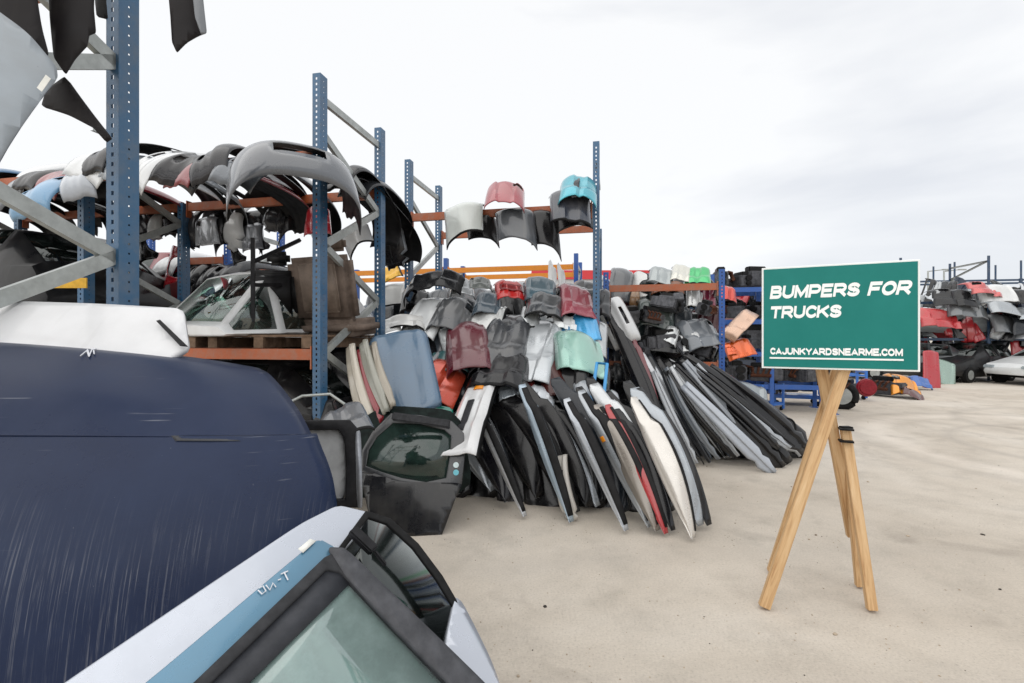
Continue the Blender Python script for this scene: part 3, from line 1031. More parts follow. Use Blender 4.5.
# ------------------------------------------------------------------ doors standing at the foot of the heap
def dark_tailgate():
    O = G(420, 535); N = V((0.10, -0.93, 0.35)).normalized()
    P = lambda pts, o=O: [plane_hit(x, y, o, N) for x, y in pts]
    e = empty("tailgate", "black tailgate with a tinted window and two round stickers, standing against the fender heap", "tailgate", O)
    blk = paint('#141519', 0.2, 0.0, 0.10, 0.5, 0.1, 1.0, .3)
    grey = paint('#2b2d31', 0.25, 0.0, 0.12, 0.6)
    outline("lower_panel", P([(361, 468), (400, 482), (463, 483), (455, 500), (447, 522), (440, 540), (405, 535), (372, 527), (364, 492)]), O, N, [blk, INNER], e, bow=0.03, thick=0.04, rnd=0.1)
    outer = [(361, 472), (362, 450), (372, 432), (391, 413), (420, 415), (452, 421), (464, 433), (465, 455), (462, 484), (430, 488), (398, 484), (378, 476)]
    inner = [(366, 466), (369, 450), (377, 437), (393, 423), (420, 424), (444, 430), (451, 436), (450, 455), (446, 478), (426, 482), (402, 478), (382, 472)]
    O1 = O + N * 0.01
    ring("window_frame", P(outer, O1), P(inner, O1), O1, N, grey, e, 0.05)
    O2 = O + N * 0.004
    outline("rear_window", P([(363, 466), (366, 450), (376, 435), (393, 421), (420, 422), (447, 427), (454, 436), (452, 457), (448, 480), (426, 484), (402, 480), (380, 474)], O2), O2, N, glass("bottle_glass", '#4d7a6a', 0.06, 0.10, (0.05, 0.10, 0.085, 1), 0.15, 0.5), e, bow=0.0, thick=0.006, cuts=0)
    O3 = O - N * 0.16
    outline("inner_trim", P([(345, 500), (350, 425), (385, 405), (460, 410), (475, 495)], O3), O3, N, plain("mottled_interior", '#0c1816', 0.7, 0, 0.9, 12), e, thick=0.02, cuts=0)
    O4 = O1 + N * 0.012
    for y, mname, hexc in ((465, "white", '#cfe0e2'), (472.5, "teal", '#69b6c4')):
        c = plane_hit(456, y, O4, N)
        bm = bmesh.new()
        add_cyl(bm, c, c + N * 0.002, 0.024, seg=20)
        mesh_obj("sticker", bm, plain("sticker_" + mname, hexc, 0.5, 0, 0.1, 20), e).matrix_parent_inverse = Matrix.Translation(e.location).inverted()
    bm = bmesh.new()
    a, b = plane_hit(392, 416, O + N * 0.05, N), plane_hit(450, 424, O + N * 0.05, N)
    add_bar(bm, a, b, 0.07, 0.03, N)
    bmesh.ops.bevel(bm, geom=bm.edges[:], offset=0.01, segments=3, affect='EDGES')
    mesh_obj("spoiler", bm, TRIM, e).matrix_parent_inverse = Matrix.Translation(e.location).inverted()
dark_tailgate()

def side_door():
    O = W(335, 470, 2.5); N = V((0.30, -0.93, 0.12)).normalized()
    P = lambda pts, o=O: [plane_hit(x, y, o, N) for x, y in pts]
    e = empty("car_door", "black framed car door showing a pale grey inner card, beside the dark blue panel", "car door", V((O.x, O.y, 0)))
    ring("window_frame", P([(268, 421), (350, 420), (357, 428), (360, 470), (361, 508), (262, 508)]), P([(272, 431), (338, 430), (344, 438), (346, 468), (345, 500), (268, 500)]), O, N, PLASTIC, e, 0.05)
    O2 = O - N * 0.05
    outline("inner_card", P([(268, 428), (336, 428), (344, 436), (346, 470), (345, 503), (266, 503)], O2), O2, N, plain("pale_card", '#9ea0a2', 0.6, 0, 0.25, 6), e, bow=0.015, thick=0.02)
    O3 = O + N * 0.004
    outline("edge_strip", P([(355, 432), (361, 430), (363, 508), (357, 508)], O3), O3, N, plain("grey_edge", '#8d9198', 0.4, .4, .2, 20), e, thick=0.015, cuts=0)
    outline("lower_panel", P([(262, 508), (361, 508), (366, 640), (262, 640)]), O, N, [paint('#25262a', 0.35), INNER], e, bow=0.03, thick=0.05)
side_door()

# ------------------------------------------------------------------ sign and its trestle
def sign():
    TL, TR, BL, BR = W(762.5, 268, 3.05), W(921, 259.3, 2.70), W(761, 368, 3.05), W(919.5, 372, 2.70)
    c = (TL + TR + BL + BR) / 4
    X = ((TR - TL) + (BR - BL)).normalized()
    X.z = 0; X.normalize()
    wd = ((TR - TL).length + (BR - BL).length) / 2
    ht = ((TL - BL).length + (TR - BR).length) / 2
    N = X.cross(UP)
    Mx = Matrix(((X.x, 0, N.x, c.x), (X.y, 0, N.y, c.y), (0, 1, 0, c.z), (0, 0, 0, 1)))
    e = empty("sign_board", "green sign board with white lettering and a white edge, on wooden legs", "sign", V((c.x, c.y, BL.z)))
    inv = Matrix.Translation(e.location).inverted()
    def put(o):
        o.parent = e
        o.matrix_parent_inverse = inv
        return o
    bm = bmesh.new()
    add_box(bm, (0, 0, -0.006), (wd, ht, 0.012), Mx)
    bmesh.ops.bevel(bm, geom=bm.edges[:], offset=0.002, segments=1, affect='EDGES')
    put(mesh_obj("board", bm, plain("white_board", '#e9eceb', 0.45, 0, 0.05, 10), None, smooth=False))
    bm = bmesh.new()
    b = 0.011
    add_box(bm, (0, 0, 0.0015), (wd - 2 * b, ht - 2 * b, 0.003), Mx)
    put(mesh_obj("green_face", bm, plain("sign_green", '#12766f', 0.4, 0, 0.07, 3, 0.02), None, smooth=False))
    white = plain("sign_white", '#f2f4f3', 0.5, 0, 0.03, 10)
    K = math.pi / 2
    def arc(cx, cy, rx, ry, a0, a1, n=9):
        return [(cx + rx * math.cos(a0 + (a1 - a0) * i / n), cy + ry * math.sin(a0 + (a1 - a0) * i / n)) for i in range(n + 1)]
    # heavy letters drawn as centre lines inside the unit square
    GL = {
        'B': [[(0, 0), (0, 1)], [(0, 1), (.55, 1)] + arc(.62, .765, .30, .235, K, -K) + [(0, .53)], [(0, .53), (.62, .53)] + arc(.66, .265, .34, .265, K, -K) + [(0, 0)]],
        'U': [[(0, 1), (0, .36)] + arc(.5, .36, .5, .36, 2 * K, 4 * K)[1:-1] + [(1, .36), (1, 1)]],
        'M': [[(0, 0), (0, 1)], [(0, 1), (.58, .12), (1.16, 1)], [(1.16, 1), (1.16, 0)]],
        'P': [[(0, 0), (0, 1)], [(0, 1), (.6, 1)] + arc(.64, .70, .34, .30, K, -K) + [(0, .40)]],
        'E': [[(0, 0), (0, 1)], [(0, 1), (.9, 1)], [(0, .51), (.8, .51)], [(0, 0), (.92, 0)]],
        'R': [[(0, 0), (0, 1)], [(0, 1), (.6, 1)] + arc(.66, .72, .34, .28, K, -K) + [(0, .44)], [(.52, .44), (1.02, 0)]],
        'S': [arc(.5, .755, .45, .245, .35, 3 * K, 10) + arc(.5, .255, .48, .255, K, -2.75, 11)],
        'F': [[(0, 0), (0, 1)], [(0, 1), (.9, 1)], [(0, .5), (.76, .5)]],
        'O': [arc(.52, .5, .52, .5, 0.001, 4 * K, 26)],
        'T': [[(0, 1), (1, 1)], [(.5, 1), (.5, 0)]],
        'C': [arc(.52, .5, .52, .5, .75, 4 * K - .75, 20)],
        'K': [[(0, 0), (0, 1)], [(.98, 1), (.1, .42)], [(.36, .60), (1.02, 0)]],
        'A': [[(0, 0), (.55, 1), (1.1, 0)], [(.22, .27), (.88, .27)]],
        'J': [[(.8, 1), (.8, .30)] + arc(.4, .30, .4, .30, 0, -2.9, 8)],
        'N': [[(0, 0), (0, 1)], [(0, 1), (1, 0)], [(1, 0), (1, 1)]],
        'Y': [[(0, 1), (.54, .45)], [(1.08, 1), (.54, .45), (.54, 0)]],
        'D': [[(0, 0), (0, 1)], [(0, 1), (.5, 1)] + arc(.52, .5, .48, .5, K, -K, 12) + [(0, 0)]],
        '.': [[(0, -.02), (0, .12)]],
    }
    def text(word, name, x0, x1, ybase, cap, shear=0.0, bold=0.27):
        """bold in cap heights; the word is stretched between x0 and x1"""
        adv, xs = 0.0, []
        for ch in word:
            wdt = max(max(p[0] for p in st) for st in GL[ch])
            xs.append(adv)
            adv += wdt + bold * 1.06 + 0.05
        total = adv - 0.07
        sx = (x1 - x0) / (total * cap)
        bm = bmesh.new()
        lift = 0
        for ch, ox in zip(word, xs):
            for st in GL[ch]:
                lift += 1
                pts = [V((ox + bold / 2 + px, bold / 2 * .86 + py * (1 - bold * .86))) for px, py in st]
                n = len(pts)
                closed = (pts[0] - pts[-1]).length < 0.02
                if closed:
                    pts = pts[:-1]; n -= 1
                prev = None; first = None
                rows = []
                for i in range(n):
                    a = pts[i - 1] if (i > 0 or closed) else None
                    c = pts[(i + 1) % n] if (i < n - 1 or closed) else None
                    d1 = (pts[i] - a).normalized() if a is not None else None
                    d2 = (c - pts[i]).normalized() if c is not None else None
                    if d1 is None: d1 = d2
                    if d2 is None: d2 = d1
                    n1 = V((-d1.y, d1.x)); n2 = V((-d2.y, d2.x))
                    mm = (n1 + n2)
                    mm = mm.normalized() if mm.length > 1e-4 else n1
                    k = min(1.9, 1 / max(0.35, mm.dot(n1)))
                    hw = bold / 2
                    e = V((0, 0))
                    if not closed and i == 0: e = -d2 * hw * .82
                    if not closed and i == n - 1: e = d1 * hw * .82
                    q = []
                    for sg in (1, -1):
                        pp = pts[i] + e + mm * hw * k * sg
                        yy = min(1.03, max(-0.03, pp.y))
                        q.append(bm.verts.new(Mx @ V((x0 + (pp.x * sx + shear * yy) * cap, ybase + yy * cap, 0.0036 + lift * 0.00006))))
                    rows.append(q)
                for i in range(n if closed else n - 1):
                    r0, r1 = rows[i], rows[(i + 1) % n]
                    bm.faces.new((r0[0], r0[1], r1[1], r1[0]))
        return put(mesh_obj(name, bm, white, None, smooth=False))
    # rows given as fractions of the board
    fx = lambda q: -wd / 2 + q * wd
    fy = lambda q: ht / 2 - q * ht
    text("BUMPERS", "lettering", fx(0.056), fx(0.640), fy(0.310), 0.125 * ht, 0.13)
    text("FOR", "lettering", fx(0.690), fx(0.940), fy(0.310), 0.125 * ht, 0.22)
    text("TRUCKS", "lettering", fx(0.056), fx(0.528), fy(0.505), 0.118 * ht, 0.10)
    text("CAJUNKYARDSNEARME.COM", "lettering", fx(0.060), fx(0.90), fy(0.862), 0.066 * ht, 0.0, 0.29)
    bm = bmesh.new()
    add_box(bm, (fx(0.48), fy(0.896), 0.0045), (0.85 * wd, 0.010, 0.003), Mx)
    put(mesh_obj("underline", bm, white, None, smooth=False))

    # trestle
    m, t, bs = new_mat("pale_pine")
    oc = node(t, "ShaderNodeTexCoord")
    mpn = node(t, "ShaderNodeMapping"); mpn.inputs["Scale"].default_value = (28, 1.6, 28)
    t.links.new(oc.outputs["Object"], mpn.inputs["Vector"])
    wn = node(t, "ShaderNodeTexNoise", Scale=1.6, Detail=5, Roughness=0.6, Distortion=1.0)
    t.links.new(mpn.outputs[0], wn.inputs["Vector"])
    r = ramp_node(t, [(0.3, (0.36, 0.19, 0.075, 1)), (0.5, (0.56, 0.36, 0.18, 1)), (0.72, (0.66, 0.47, 0.27, 1))])
    t.links.new(wn.outputs["Fac"], r.inputs[0])
    kn = node(t, "ShaderNodeTexVoronoi", Scale=5.0); t.links.new(oc.outputs["Object"], kn.inputs["Vector"])
    rk = ramp_node(t, [(0.05, g(0.75)), (0.13, g(0.0))]); t.links.new(kn.outputs["Distance"], rk.inputs[0])
    mk = t.nodes.new("ShaderNodeMixRGB"); mk.inputs[2].default_value = (0.16, 0.08, 0.035, 1)
    t.links.new(rk.outputs[0], mk.inputs[0]); t.links.new(r.outputs[0], mk.inputs[1])
    t.links.new(mk.outputs[0], bs.inputs["Base Color"]); bs.inputs["Roughness"].default_value = 0.65
    bp = node(t, "ShaderNodeBump", Strength=0.25, Distance=0.004); t.links.new(wn.outputs["Fac"], bp.inputs["Height"]); t.links.new(bp.outputs[0], bs.inputs["Normal"])
    tr = empty("trestle", "pale wooden four legged trestle holding up the green sign", "trestle", (1.75, 3.0, 0))
    def leg(p, q, w_, h_, hint):
        bm = bmesh.new()
        d = (V(q) - V(p))
        add_box(bm, (0, d.length / 2, 0), (w_, d.length, h_))
        bmesh.ops.bevel(bm, geom=bm.edges[:], offset=0.003, segments=2, affect='EDGES')
        o = mesh_obj("leg", bm, m, tr, angle=30)
        o.matrix_world = frame_mat(d, hint, V(p)) if False else Matrix.Identity(4)
        Mo = frame_mat(d, hint, V(p) - V(tr.location))
        o.matrix_local = Mo
        return o
    F_ = V((-0.25, -0.95, 0.1))
    foot = 0.012
    p = G(764, 609); q = W(850, 352, 2.93); leg(p + UP * foot, q, 0.060, 0.04, F_)
    p = G(771, 573); q = W(842, 352, 3.05); leg(p + UP * foot, q, 0.050, 0.036, F_)
    p = W(852, 536, 3.14); q = W(818, 350, 3.02); leg(p, q, 0.060, 0.036, F_)
    p = G(872, 612); q = W(845, 428, 3.02); lg = leg(p + UP * foot, q, 0.052, 0.04, F_)
    p = G(860, 588); q = W(849, 470, 3.08); leg(p + UP * foot, q, 0.05, 0.036, F_)
    bm = bmesh.new()
    for py in (429, 441):
        c0 = W(846, py, 2.985)
        add_bar(bm, c0 - X * 0.037, c0 + X * 0.037, 0.010, 0.075, UP if False else V((-0.25, -0.95, 0)))
    for py in (429,):
        c0 = W(846, py - 1.5, 3.01)
        add_box(bm, c0, (0.06, 0.045, 0.014))
    st = mesh_obj("strap", bm, RUBBER, tr, smooth=False)
    st.matrix_parent_inverse = Matrix.Translation(tr.location).inverted()
    bm = bmesh.new()
    add_tube(bm, [W(835, 385, 2.96), W(842, 392, 2.90), W(850, 383, 2.93)], 0.004, 6)
    wv = mesh_obj("binding_wire", bm, RUST, tr)
    wv.matrix_parent_inverse = Matrix.Translation(tr.location).inverted()
sign()
#PART2
# ------------------------------------------------------------------ fenders, hoods and covers of the heap (front row: standing blades)
HEAP = "panels heaped under the single tall post"
ROW = "fenders standing in a row on the concrete"
def put_panel(name, label, cat, col, b, t, wpx, db, dt, face=UPFRONT, kind='hood', **kw):
    B = W(b[0], b[1], db) if db else G(*b)
    if B.z < 0: B.z = 0.0
    T = W(t[0], t[1], dt) if dt > 2 else W(t[0], t[1], B.y + dt)
    wd = vis_width(B, T, wpx, V(face))
    return panel(name, label, cat, col, B, T, wd, V(face), kind, **kw)

rng = random.Random(77)
names = ['first', 'second', 'third', 'fourth', 'fifth', 'sixth', 'seventh', 'eighth', 'ninth', 'tenth', 'eleventh', 'twelfth', 'thirteenth', 'fourteenth',
         'fifteenth', 'sixteenth', 'seventeenth', 'eighteenth', 'nineteenth', 'twentieth', 'twenty first', 'twenty second', 'twenty third', 'twenty fourth']
LF = V((-0.80, -0.55, 0.25))     # outer faces turned to the left and the camera
blades = [
    # label, colour, foot px, top px, width px, kind, dtop, face
    ("black fender at the left end of the standing row under the white one", '#16161c', (497, 508), (462, 420), 30, 'blade', .5, LF),
    ("teal blue fender in the standing row, right of the white blade", '#1d4a66', (546, 503), (497, 384), 24, 'blade', .5, LF),
    ("silver white blade like fender with its tip on the concrete near the black tailgate", '#b9bcc0', (519, 519), (476, 408), 15, 'blade', .35, LF),
    ("black glossy fender behind the teal blue one", '#121317', (556, 509), (508, 384), 22, 'blade', .5, LF),
    ("dull grey fender top showing between teal and pale blue fenders", '#4b4c50', (566, 512), (514, 384), 20, 'blade', .55, LF),
    ("charcoal fender left of the pale blue one", '#1c2024', (570, 515), (522, 390), 20, 'blade', .45, LF),
    ("pale blue grey fender in the middle of the standing row", '#9fb0be', (563, 524), (521, 384), 20, 'blade', .35, LF),
    ("black fender right of the pale blue one", '#131418', (592, 508), (545, 396), 26, 'blade', .4, LF),
    ("white bracket panel with punched slots standing low in the middle of the row", '#bdb9b2', (573, 521), (562, 455), 17, 'strip', .2, V((-.3, -.9, .2))),
    ("silver fender with bright left edge, foot nearest the middle of the row", '#b4bac2', (618, 533), (566, 398), 22, 'blade', .35, LF),
    ("light steel grey fender right of the bright silver one", '#a7adb3', (640, 530), (580, 390), 27, 'blade', .4, LF),
    ("dusty grey brown fender left of the red one", '#8c857d', (646, 534), (596, 404), 30, 'blade', .4, LF),
    ("bright red fender standing near the right end of the row", '#a8242a', (657, 536), (607, 404), 24, 'blade', .4, LF),
    ("black fender squeezed between the red one and the white one", '#141519', (664, 533), (617, 408), 24, 'blade', .45, LF),
    ("off white fender at the right end of the standing row", '#d2cec8', (680, 541), (634, 396), 38, 'blade', .4, V((-0.62, -0.75, 0.2))),
]
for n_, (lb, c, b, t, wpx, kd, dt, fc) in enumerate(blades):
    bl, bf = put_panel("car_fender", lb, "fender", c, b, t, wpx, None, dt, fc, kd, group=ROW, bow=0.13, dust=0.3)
    if kd == 'blade' and c not in ('#16161c', '#121317', '#131418', '#141519'):
        patch("inner_flange", bl, bf, (.92 if 'off white' in lb else .62 if ('silver' in lb or 'steel' in lb or 'pale' in lb) else .8), 1.0, .04, .97, INNER, off=.003, nu=4, nv=26, thick=.004)
        if 'light steel' in lb:
            patch("side_repeater", bl, bf, .30, .48, .60, .64, plain("amber_lens", '#e08a1e', 0.25, 0, 0.1, 30))
    elif kd == 'strip':
        for vv in (.3, .5, .7):
            patch("slot", bl, bf, .35, .65, vv, vv + .06, RUBBER, off=.002, thick=.003)
# extra depth behind the row so that no gap looks through
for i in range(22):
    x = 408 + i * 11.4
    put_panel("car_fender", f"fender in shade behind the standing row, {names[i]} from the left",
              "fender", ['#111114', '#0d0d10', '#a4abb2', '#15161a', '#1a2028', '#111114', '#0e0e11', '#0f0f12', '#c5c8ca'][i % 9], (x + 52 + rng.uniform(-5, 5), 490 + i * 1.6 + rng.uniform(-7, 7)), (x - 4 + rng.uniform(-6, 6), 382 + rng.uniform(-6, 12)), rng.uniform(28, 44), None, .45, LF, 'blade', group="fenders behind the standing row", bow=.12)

for i, lb in enumerate(series(7, "black shadow panels", "standing low behind the fender row") if False else [f"{names[i]} from the left of the black panels added as shadow behind the fender row" for i in range(7)]):
    x = 438 + i * 33  # black panels added to stand in for the shadow behind the row
    put_panel("door_skin", lb, "door skin", ['#101013', '#0d0d0f', '#141418'][i % 3], (x + 14 + rng.uniform(-4, 4), 497 + i * 2.0 + rng.uniform(-3, 3)), (x + rng.uniform(-4, 4), 408), 46, None, .35,
              V((rng.uniform(-.4, .1), -.95, .2)), 'hood', group="black panels added as shadow behind the fender row", bow=.06)
dp = lambda y: 4.15 + (460 - y) / 180 * 2.25
heap = [
    # label, name, cat, colour, bottom, top, width, kind, bow, face
    ("white fender with an amber side lamp leaning beside the black tailgate", "car_fender", "fender", '#d4d5d6', (458, 462), (486, 376), 36, 'cover', .2, V((-.35, -.8, .5))),
    ("orange red hood lying over the teal green one", "car_hood", "hood", '#c2452b', (430, 402), (452, 361), 46, 'cover', .12, V((.2, -.75, .7))),
    ("teal green fender with pointed lower edge under the orange red hood", "car_fender", "fender", '#12806f', (437, 416), (430, 378), 30, 'fender', .1, V((.3, -.9, .3))),
    ("dark teal fender above the orange red hood", "car_fender", "fender", '#1f5457', (448, 374), (440, 346), 38, 'cover', .15, UPFRONT),
    ("large blue grey hood leaning flat beside the tall post foot", "car_hood", "hood", '#54708a', (408, 411), (398, 335), 62, 'hood', .05, V((.12, -.93, .35))),
    ("dark maroon bumper cover in the middle of the heap", "bumper_cover", "bumper cover", '#5c1626', (471, 377), (461, 323), 44, 'cover', .25, UPFRONT),
    ("dark grey hood above the maroon bumper cover", "car_hood", "hood", '#45484c', (446, 336), (462, 300), 38, 'cover', .2, UPFRONT),
    ("white hood folded over at the left end of the heap", "car_hood", "hood", '#d7dadb', (416, 337), (436, 295), 32, 'cover', .14, V((-.2, -.8, .6))),
    ("black wheel arch liner on top of the left end of the heap", "arch_liner", "arch liner", '#1b1c1f', (432, 304), (440, 279), 52, 'cover', .3, UPFRONT),
    ("white hood with rounded end above the maroon cover", "car_hood", "hood", '#cfd1d0', (480, 342), (499, 302), 34, 'cover', .12, V((-.1, -.8, .6))),
    ("bright red box shaped bumper corner on top of the heap", "bumper_corner", "bumper corner", '#c01c1c', (511, 303), (514, 281), 28, 'cover', .3, UPFRONT),
    ("small grey headlamp cover left of the red bumper corner", "lamp_cover", "lamp cover", '#6c716f', (480, 292), (479, 277), 24, 'cover', .3, UPFRONT),
    ("steel blue hood on top of the heap right of the red corner", "car_hood", "hood", '#4c6470', (540, 307), (547, 277), 30, 'cover', .22, UPFRONT),
    ("dark grey hood under the steel blue one", "car_hood", "hood", '#393d42', (543, 325), (545, 296), 38, 'cover', .25, UPFRONT),
    ("dusky maroon hood beside the tall single post", "car_hood", "hood", '#8f3a48', (579, 320), (580, 283), 36, 'cover', .14, UPFRONT),
    ("tall white fender end standing up behind the heap", "car_fender", "fender", '#e0e1e1', (546, 295), (552, 260), 13, 'blade', .1, UPFRONT),
    ("second white fender end standing up behind the steel blue hood", "car_fender", "fender", '#d3d5d6', (558, 296), (560, 263), 11, 'blade', .1, UPFRONT),
    ("large silver hood with a long crease in the middle of the heap", "car_hood", "hood", '#b9bec2', (521, 384), (543, 315), 50, 'cover', .12, V((-.25, -.8, .55))),
    ("charcoal fender behind the large silver hood", "car_fender", "fender", '#33363b', (496, 372), (517, 312), 46, 'cover', .16, V((-.25, -.8, .55))),
    ("sky blue fender piece below the dusky maroon hood", "car_fender", "fender", '#2c86b8', (566, 348), (562, 322), 30, 'cover', .2, UPFRONT),
    ("blue and white door skin right of the sky blue piece", "door_skin", "door skin", '#3f9bd0', (588, 340), (584, 316), 26, 'hood', .1, UPFRONT),
    ("white sliver of a fender above the sky blue piece", "car_fender", "fender", '#dcdfe0', (566, 332), (572, 314), 24, 'cover', .1, UPFRONT),
    ("pale aqua hood at the right side of the heap by the post", "car_hood", "hood", '#8fb9ad', (582, 382), (576, 333), 46, 'cover', .2, V((.05, -.8, .6))),
    ("brown red bracket on the heap below the pale aqua hood", "bumper_bracket", "bracket", '#3f1a18', (557, 398), (552, 357), 24, 'cover', .25, UPFRONT),
    ("black bracket on the heap right of the brown red one", "bumper_bracket", "bracket", '#1a1a1c', (573, 396), (575, 362), 30, 'strip', .2, UPFRONT),
    ("black bumper end above the standing row", "bumper_cover", "bumper cover", '#19191c', (494, 396), (506, 354), 54, 'cover', .2, UPFRONT),
    ("white fender lip in front of the silver hood", "car_fender", "fender", '#c9ced4', (541, 412), (537, 384), 26, 'cover', .2, UPFRONT),
    ("pewter fender top in front of the pale aqua hood", "car_fender", "fender", '#9aa0a6', (592, 412), (584, 380), 30, 'cover', .2, UPFRONT),
    ("dark blue hood lying above the leaning cream panels", "car_hood", "hood", '#3c5069', (362, 352), (350, 309), 52, 'hood', .05, V((.25, -.75, .6))),
    ("white fender scrap lying behind the blue grey hood", "car_fender", "fender", '#dfe0de', (378, 342), (376, 321), 44, 'cover', .1, UPFRONT),
    ("white bumper end lying right of the white scrap", "bumper_cover", "bumper cover", '#d8d8d6', (403, 336), (398, 318), 42, 'cover', .2, UPFRONT),
    ("cream door panel leaning left of the blue grey hood", "door_skin", "door skin", '#c9c1b2', (371, 432), (349, 346), 17, 'strip', .04, V((-.4, -.85, .3))),
    ("dark red door panel leaning against the cream one", "door_skin", "door skin", '#8c1f2c', (380, 424), (356, 352), 13, 'strip', .04, V((-.4, -.85, .3))),
    ("grey green door panel leaning right of the dark red one", "door_skin", "door skin", '#9b9b90', (385, 414), (362, 342), 17, 'strip', .04, V((-.4, -.85, .3))),
    ("beige door panel leaning against the blue grey hood", "door_skin", "door skin", '#a59d8e', (392, 408), (372, 344), 14, 'strip', .05, V((-.4, -.85, .3))),
    ("silver lamp trim between the blue grey hood and the teal fender", "lamp_trim", "lamp trim", '#8d9094', (421, 388), (438, 352), 10, 'strip', .1, UPFRONT),
]
heap += [
    ("white fender crumpled between the dark teal and maroon covers", "car_fender", "fender", '#cfd3d4', (456, 352), (450, 326), 24, 'cover', .2, UPFRONT),
    ("navy fender in the lower middle of the heap under the charcoal one", "car_fender", "fender", '#1f2c44', (503, 392), (508, 358), 30, 'cover', .2, UPFRONT),
    ("black and grey cover left of the orange red hood", "bumper_cover", "bumper cover", '#26282b', (414, 378), (420, 344), 28, 'cover', .25, UPFRONT),
    ("light grey cover in the back of the heap left of the lamp cover", "bumper_cover", "bumper cover", '#a9adb0', (462, 300), (464, 280), 24, 'cover', .25, UPFRONT),
    ("slate blue cover behind the white hood with the rounded end", "bumper_cover", "bumper cover", '#3d4c58', (486, 318), (494, 292), 28, 'cover', .25, UPFRONT),
    ("white cover peeping out under the steel blue hood", "bumper_cover", "bumper cover", '#c4c8ca', (528, 330), (530, 306), 20, 'cover', .25, UPFRONT),
    ("pale silver fender at the foot of the heap by the blue frame", "car_fender", "fender", '#b4babf', (610, 420), (602, 388), 26, 'cover', .2, UPFRONT),
    ("dark red lamp in the shade below the large silver hood", "rear_lamp", "lamp", '#5a1014', (529, 398), (533, 378), 14, 'cover', .3, UPFRONT),
    ("silver fender lip above the teal blue fender", "car_fender", "fender", '#9aa2a9', (510, 400), (508, 376), 20, 'cover', .25, UPFRONT),
]
dd_over = {"large blue grey hood leaning flat beside the tall post foot": (4.6, 5.0)}
for lb, nm, cat, c, b, t, wpx, kd, bw, fc in heap:
    if kd == 'cover' and 'amber' not in lb:
        bw = bw * 1.55
    if 'dusky' in lb or 'large silver' in lb:
        bw = .16
    db, dt = dd_over.get(lb, (dp(b[1]), dp(t[1])))
    if "leaning" in lb and nm == "door_skin":
        db, dt = 4.35, 4.7
    if kd == 'cover' and 'amber' not in lb:
        t = (t[0] + rng.uniform(-7, 7), t[1]); fc = V(fc) + V((rng.uniform(-.35, .35), 0, rng.uniform(-.15, .2)))
    o, f = put_panel(nm, lb, cat, c, b, t, wpx * 1.08, db, dt, fc, kd, bow=bw, group=None, dust=0.28)
    if "amber side lamp" in lb:
        patch("side_lamp", o, f, 0.42, 0.62, 0.72, 0.84, plain("amber_lens", '#e08a1e', 0.25, 0, 0.1, 30))
        patch("trim_strip", o, f, 0.40, 0.54, 0.22, 0.58, TRIM)
    if "red box shaped" in lb:
        patch("lamp_lens", o, f, 0.15, 0.85, 0.25, 0.6, plain("red_lens", '#7d0d10', 0.2, 0, 0.2, 30))
bm = bmesh.new()
pf = [W(591, 403, 4.7), W(597, 363, 5.05), W(607, 364, 5.0), W(603, 404, 4.65)]
add_tube(bm, pf, 0.018, 8, True)
tag(mesh_obj("window_surround", bm, paint('#2a92d0', 0.4, 0, .1)), "bright blue thin frame standing on the heap beside the post", "frame")

# dark fill under and behind the heap: shaded bumper covers, one by one
def series(n, what, where):
    return [f"{names[i]} from the left of the {what} {where}" for i in range(n)]
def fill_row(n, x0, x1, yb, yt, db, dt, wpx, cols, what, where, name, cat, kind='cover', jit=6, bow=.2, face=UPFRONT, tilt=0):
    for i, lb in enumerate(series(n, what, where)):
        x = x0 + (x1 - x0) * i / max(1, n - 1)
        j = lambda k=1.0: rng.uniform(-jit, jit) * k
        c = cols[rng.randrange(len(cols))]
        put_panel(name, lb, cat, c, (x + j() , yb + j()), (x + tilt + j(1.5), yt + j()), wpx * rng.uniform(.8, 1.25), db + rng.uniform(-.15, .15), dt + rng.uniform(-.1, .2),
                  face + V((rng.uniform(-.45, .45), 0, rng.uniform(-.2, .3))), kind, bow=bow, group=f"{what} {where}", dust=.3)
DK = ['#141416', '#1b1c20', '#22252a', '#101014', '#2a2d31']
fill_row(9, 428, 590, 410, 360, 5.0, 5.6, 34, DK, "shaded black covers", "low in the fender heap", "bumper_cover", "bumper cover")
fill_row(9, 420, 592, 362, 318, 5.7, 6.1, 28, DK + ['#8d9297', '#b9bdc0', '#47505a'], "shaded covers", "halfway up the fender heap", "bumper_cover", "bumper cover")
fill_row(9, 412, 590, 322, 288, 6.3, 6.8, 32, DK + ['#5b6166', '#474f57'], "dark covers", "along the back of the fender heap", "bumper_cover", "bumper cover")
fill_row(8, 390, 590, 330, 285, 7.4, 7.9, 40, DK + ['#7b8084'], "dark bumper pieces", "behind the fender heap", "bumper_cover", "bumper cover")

# ------------------------------------------------------------------ panels hung over the top beams beside the tall post
hung = [
    ("white fender hung over the top beam, leftmost", '#c9cfcc', (466, 248), (463, 199), 40, 'hung', 5.95, 6.05, V((-.1, -.95, .25))),
    ("black fender hung behind the white one on the top beam", '#1b1b1d', (484, 249), (480, 212), 32, 'hung', 6.15, 6.3, V((.15, -.95, .2))),
    ("slate grey fender hung with its point down in the middle of the top beam", '#4a4f56', (518, 252), (514, 204), 40, 'hung', 5.85, 6.0, V((.05, -.95, .3))),
    ("black fender hung with its point lowest of all on the top beam", '#17171a', (547, 262), (541, 205), 30, 'hung', 5.95, 6.1, V((.15, -.95, .2))),
    ("dark navy hood hung over the top beam next to the post", '#2f3542', (571, 226), (569, 189), 40, 'cover', 5.7, 5.9, V((.05, -.9, .4))),
    ("black plastic cover hung behind the navy hood near the post", '#151517', (576, 237), (576, 196), 40, 'hung', 6.05, 6.2, V((.2, -.95, .2))),
]
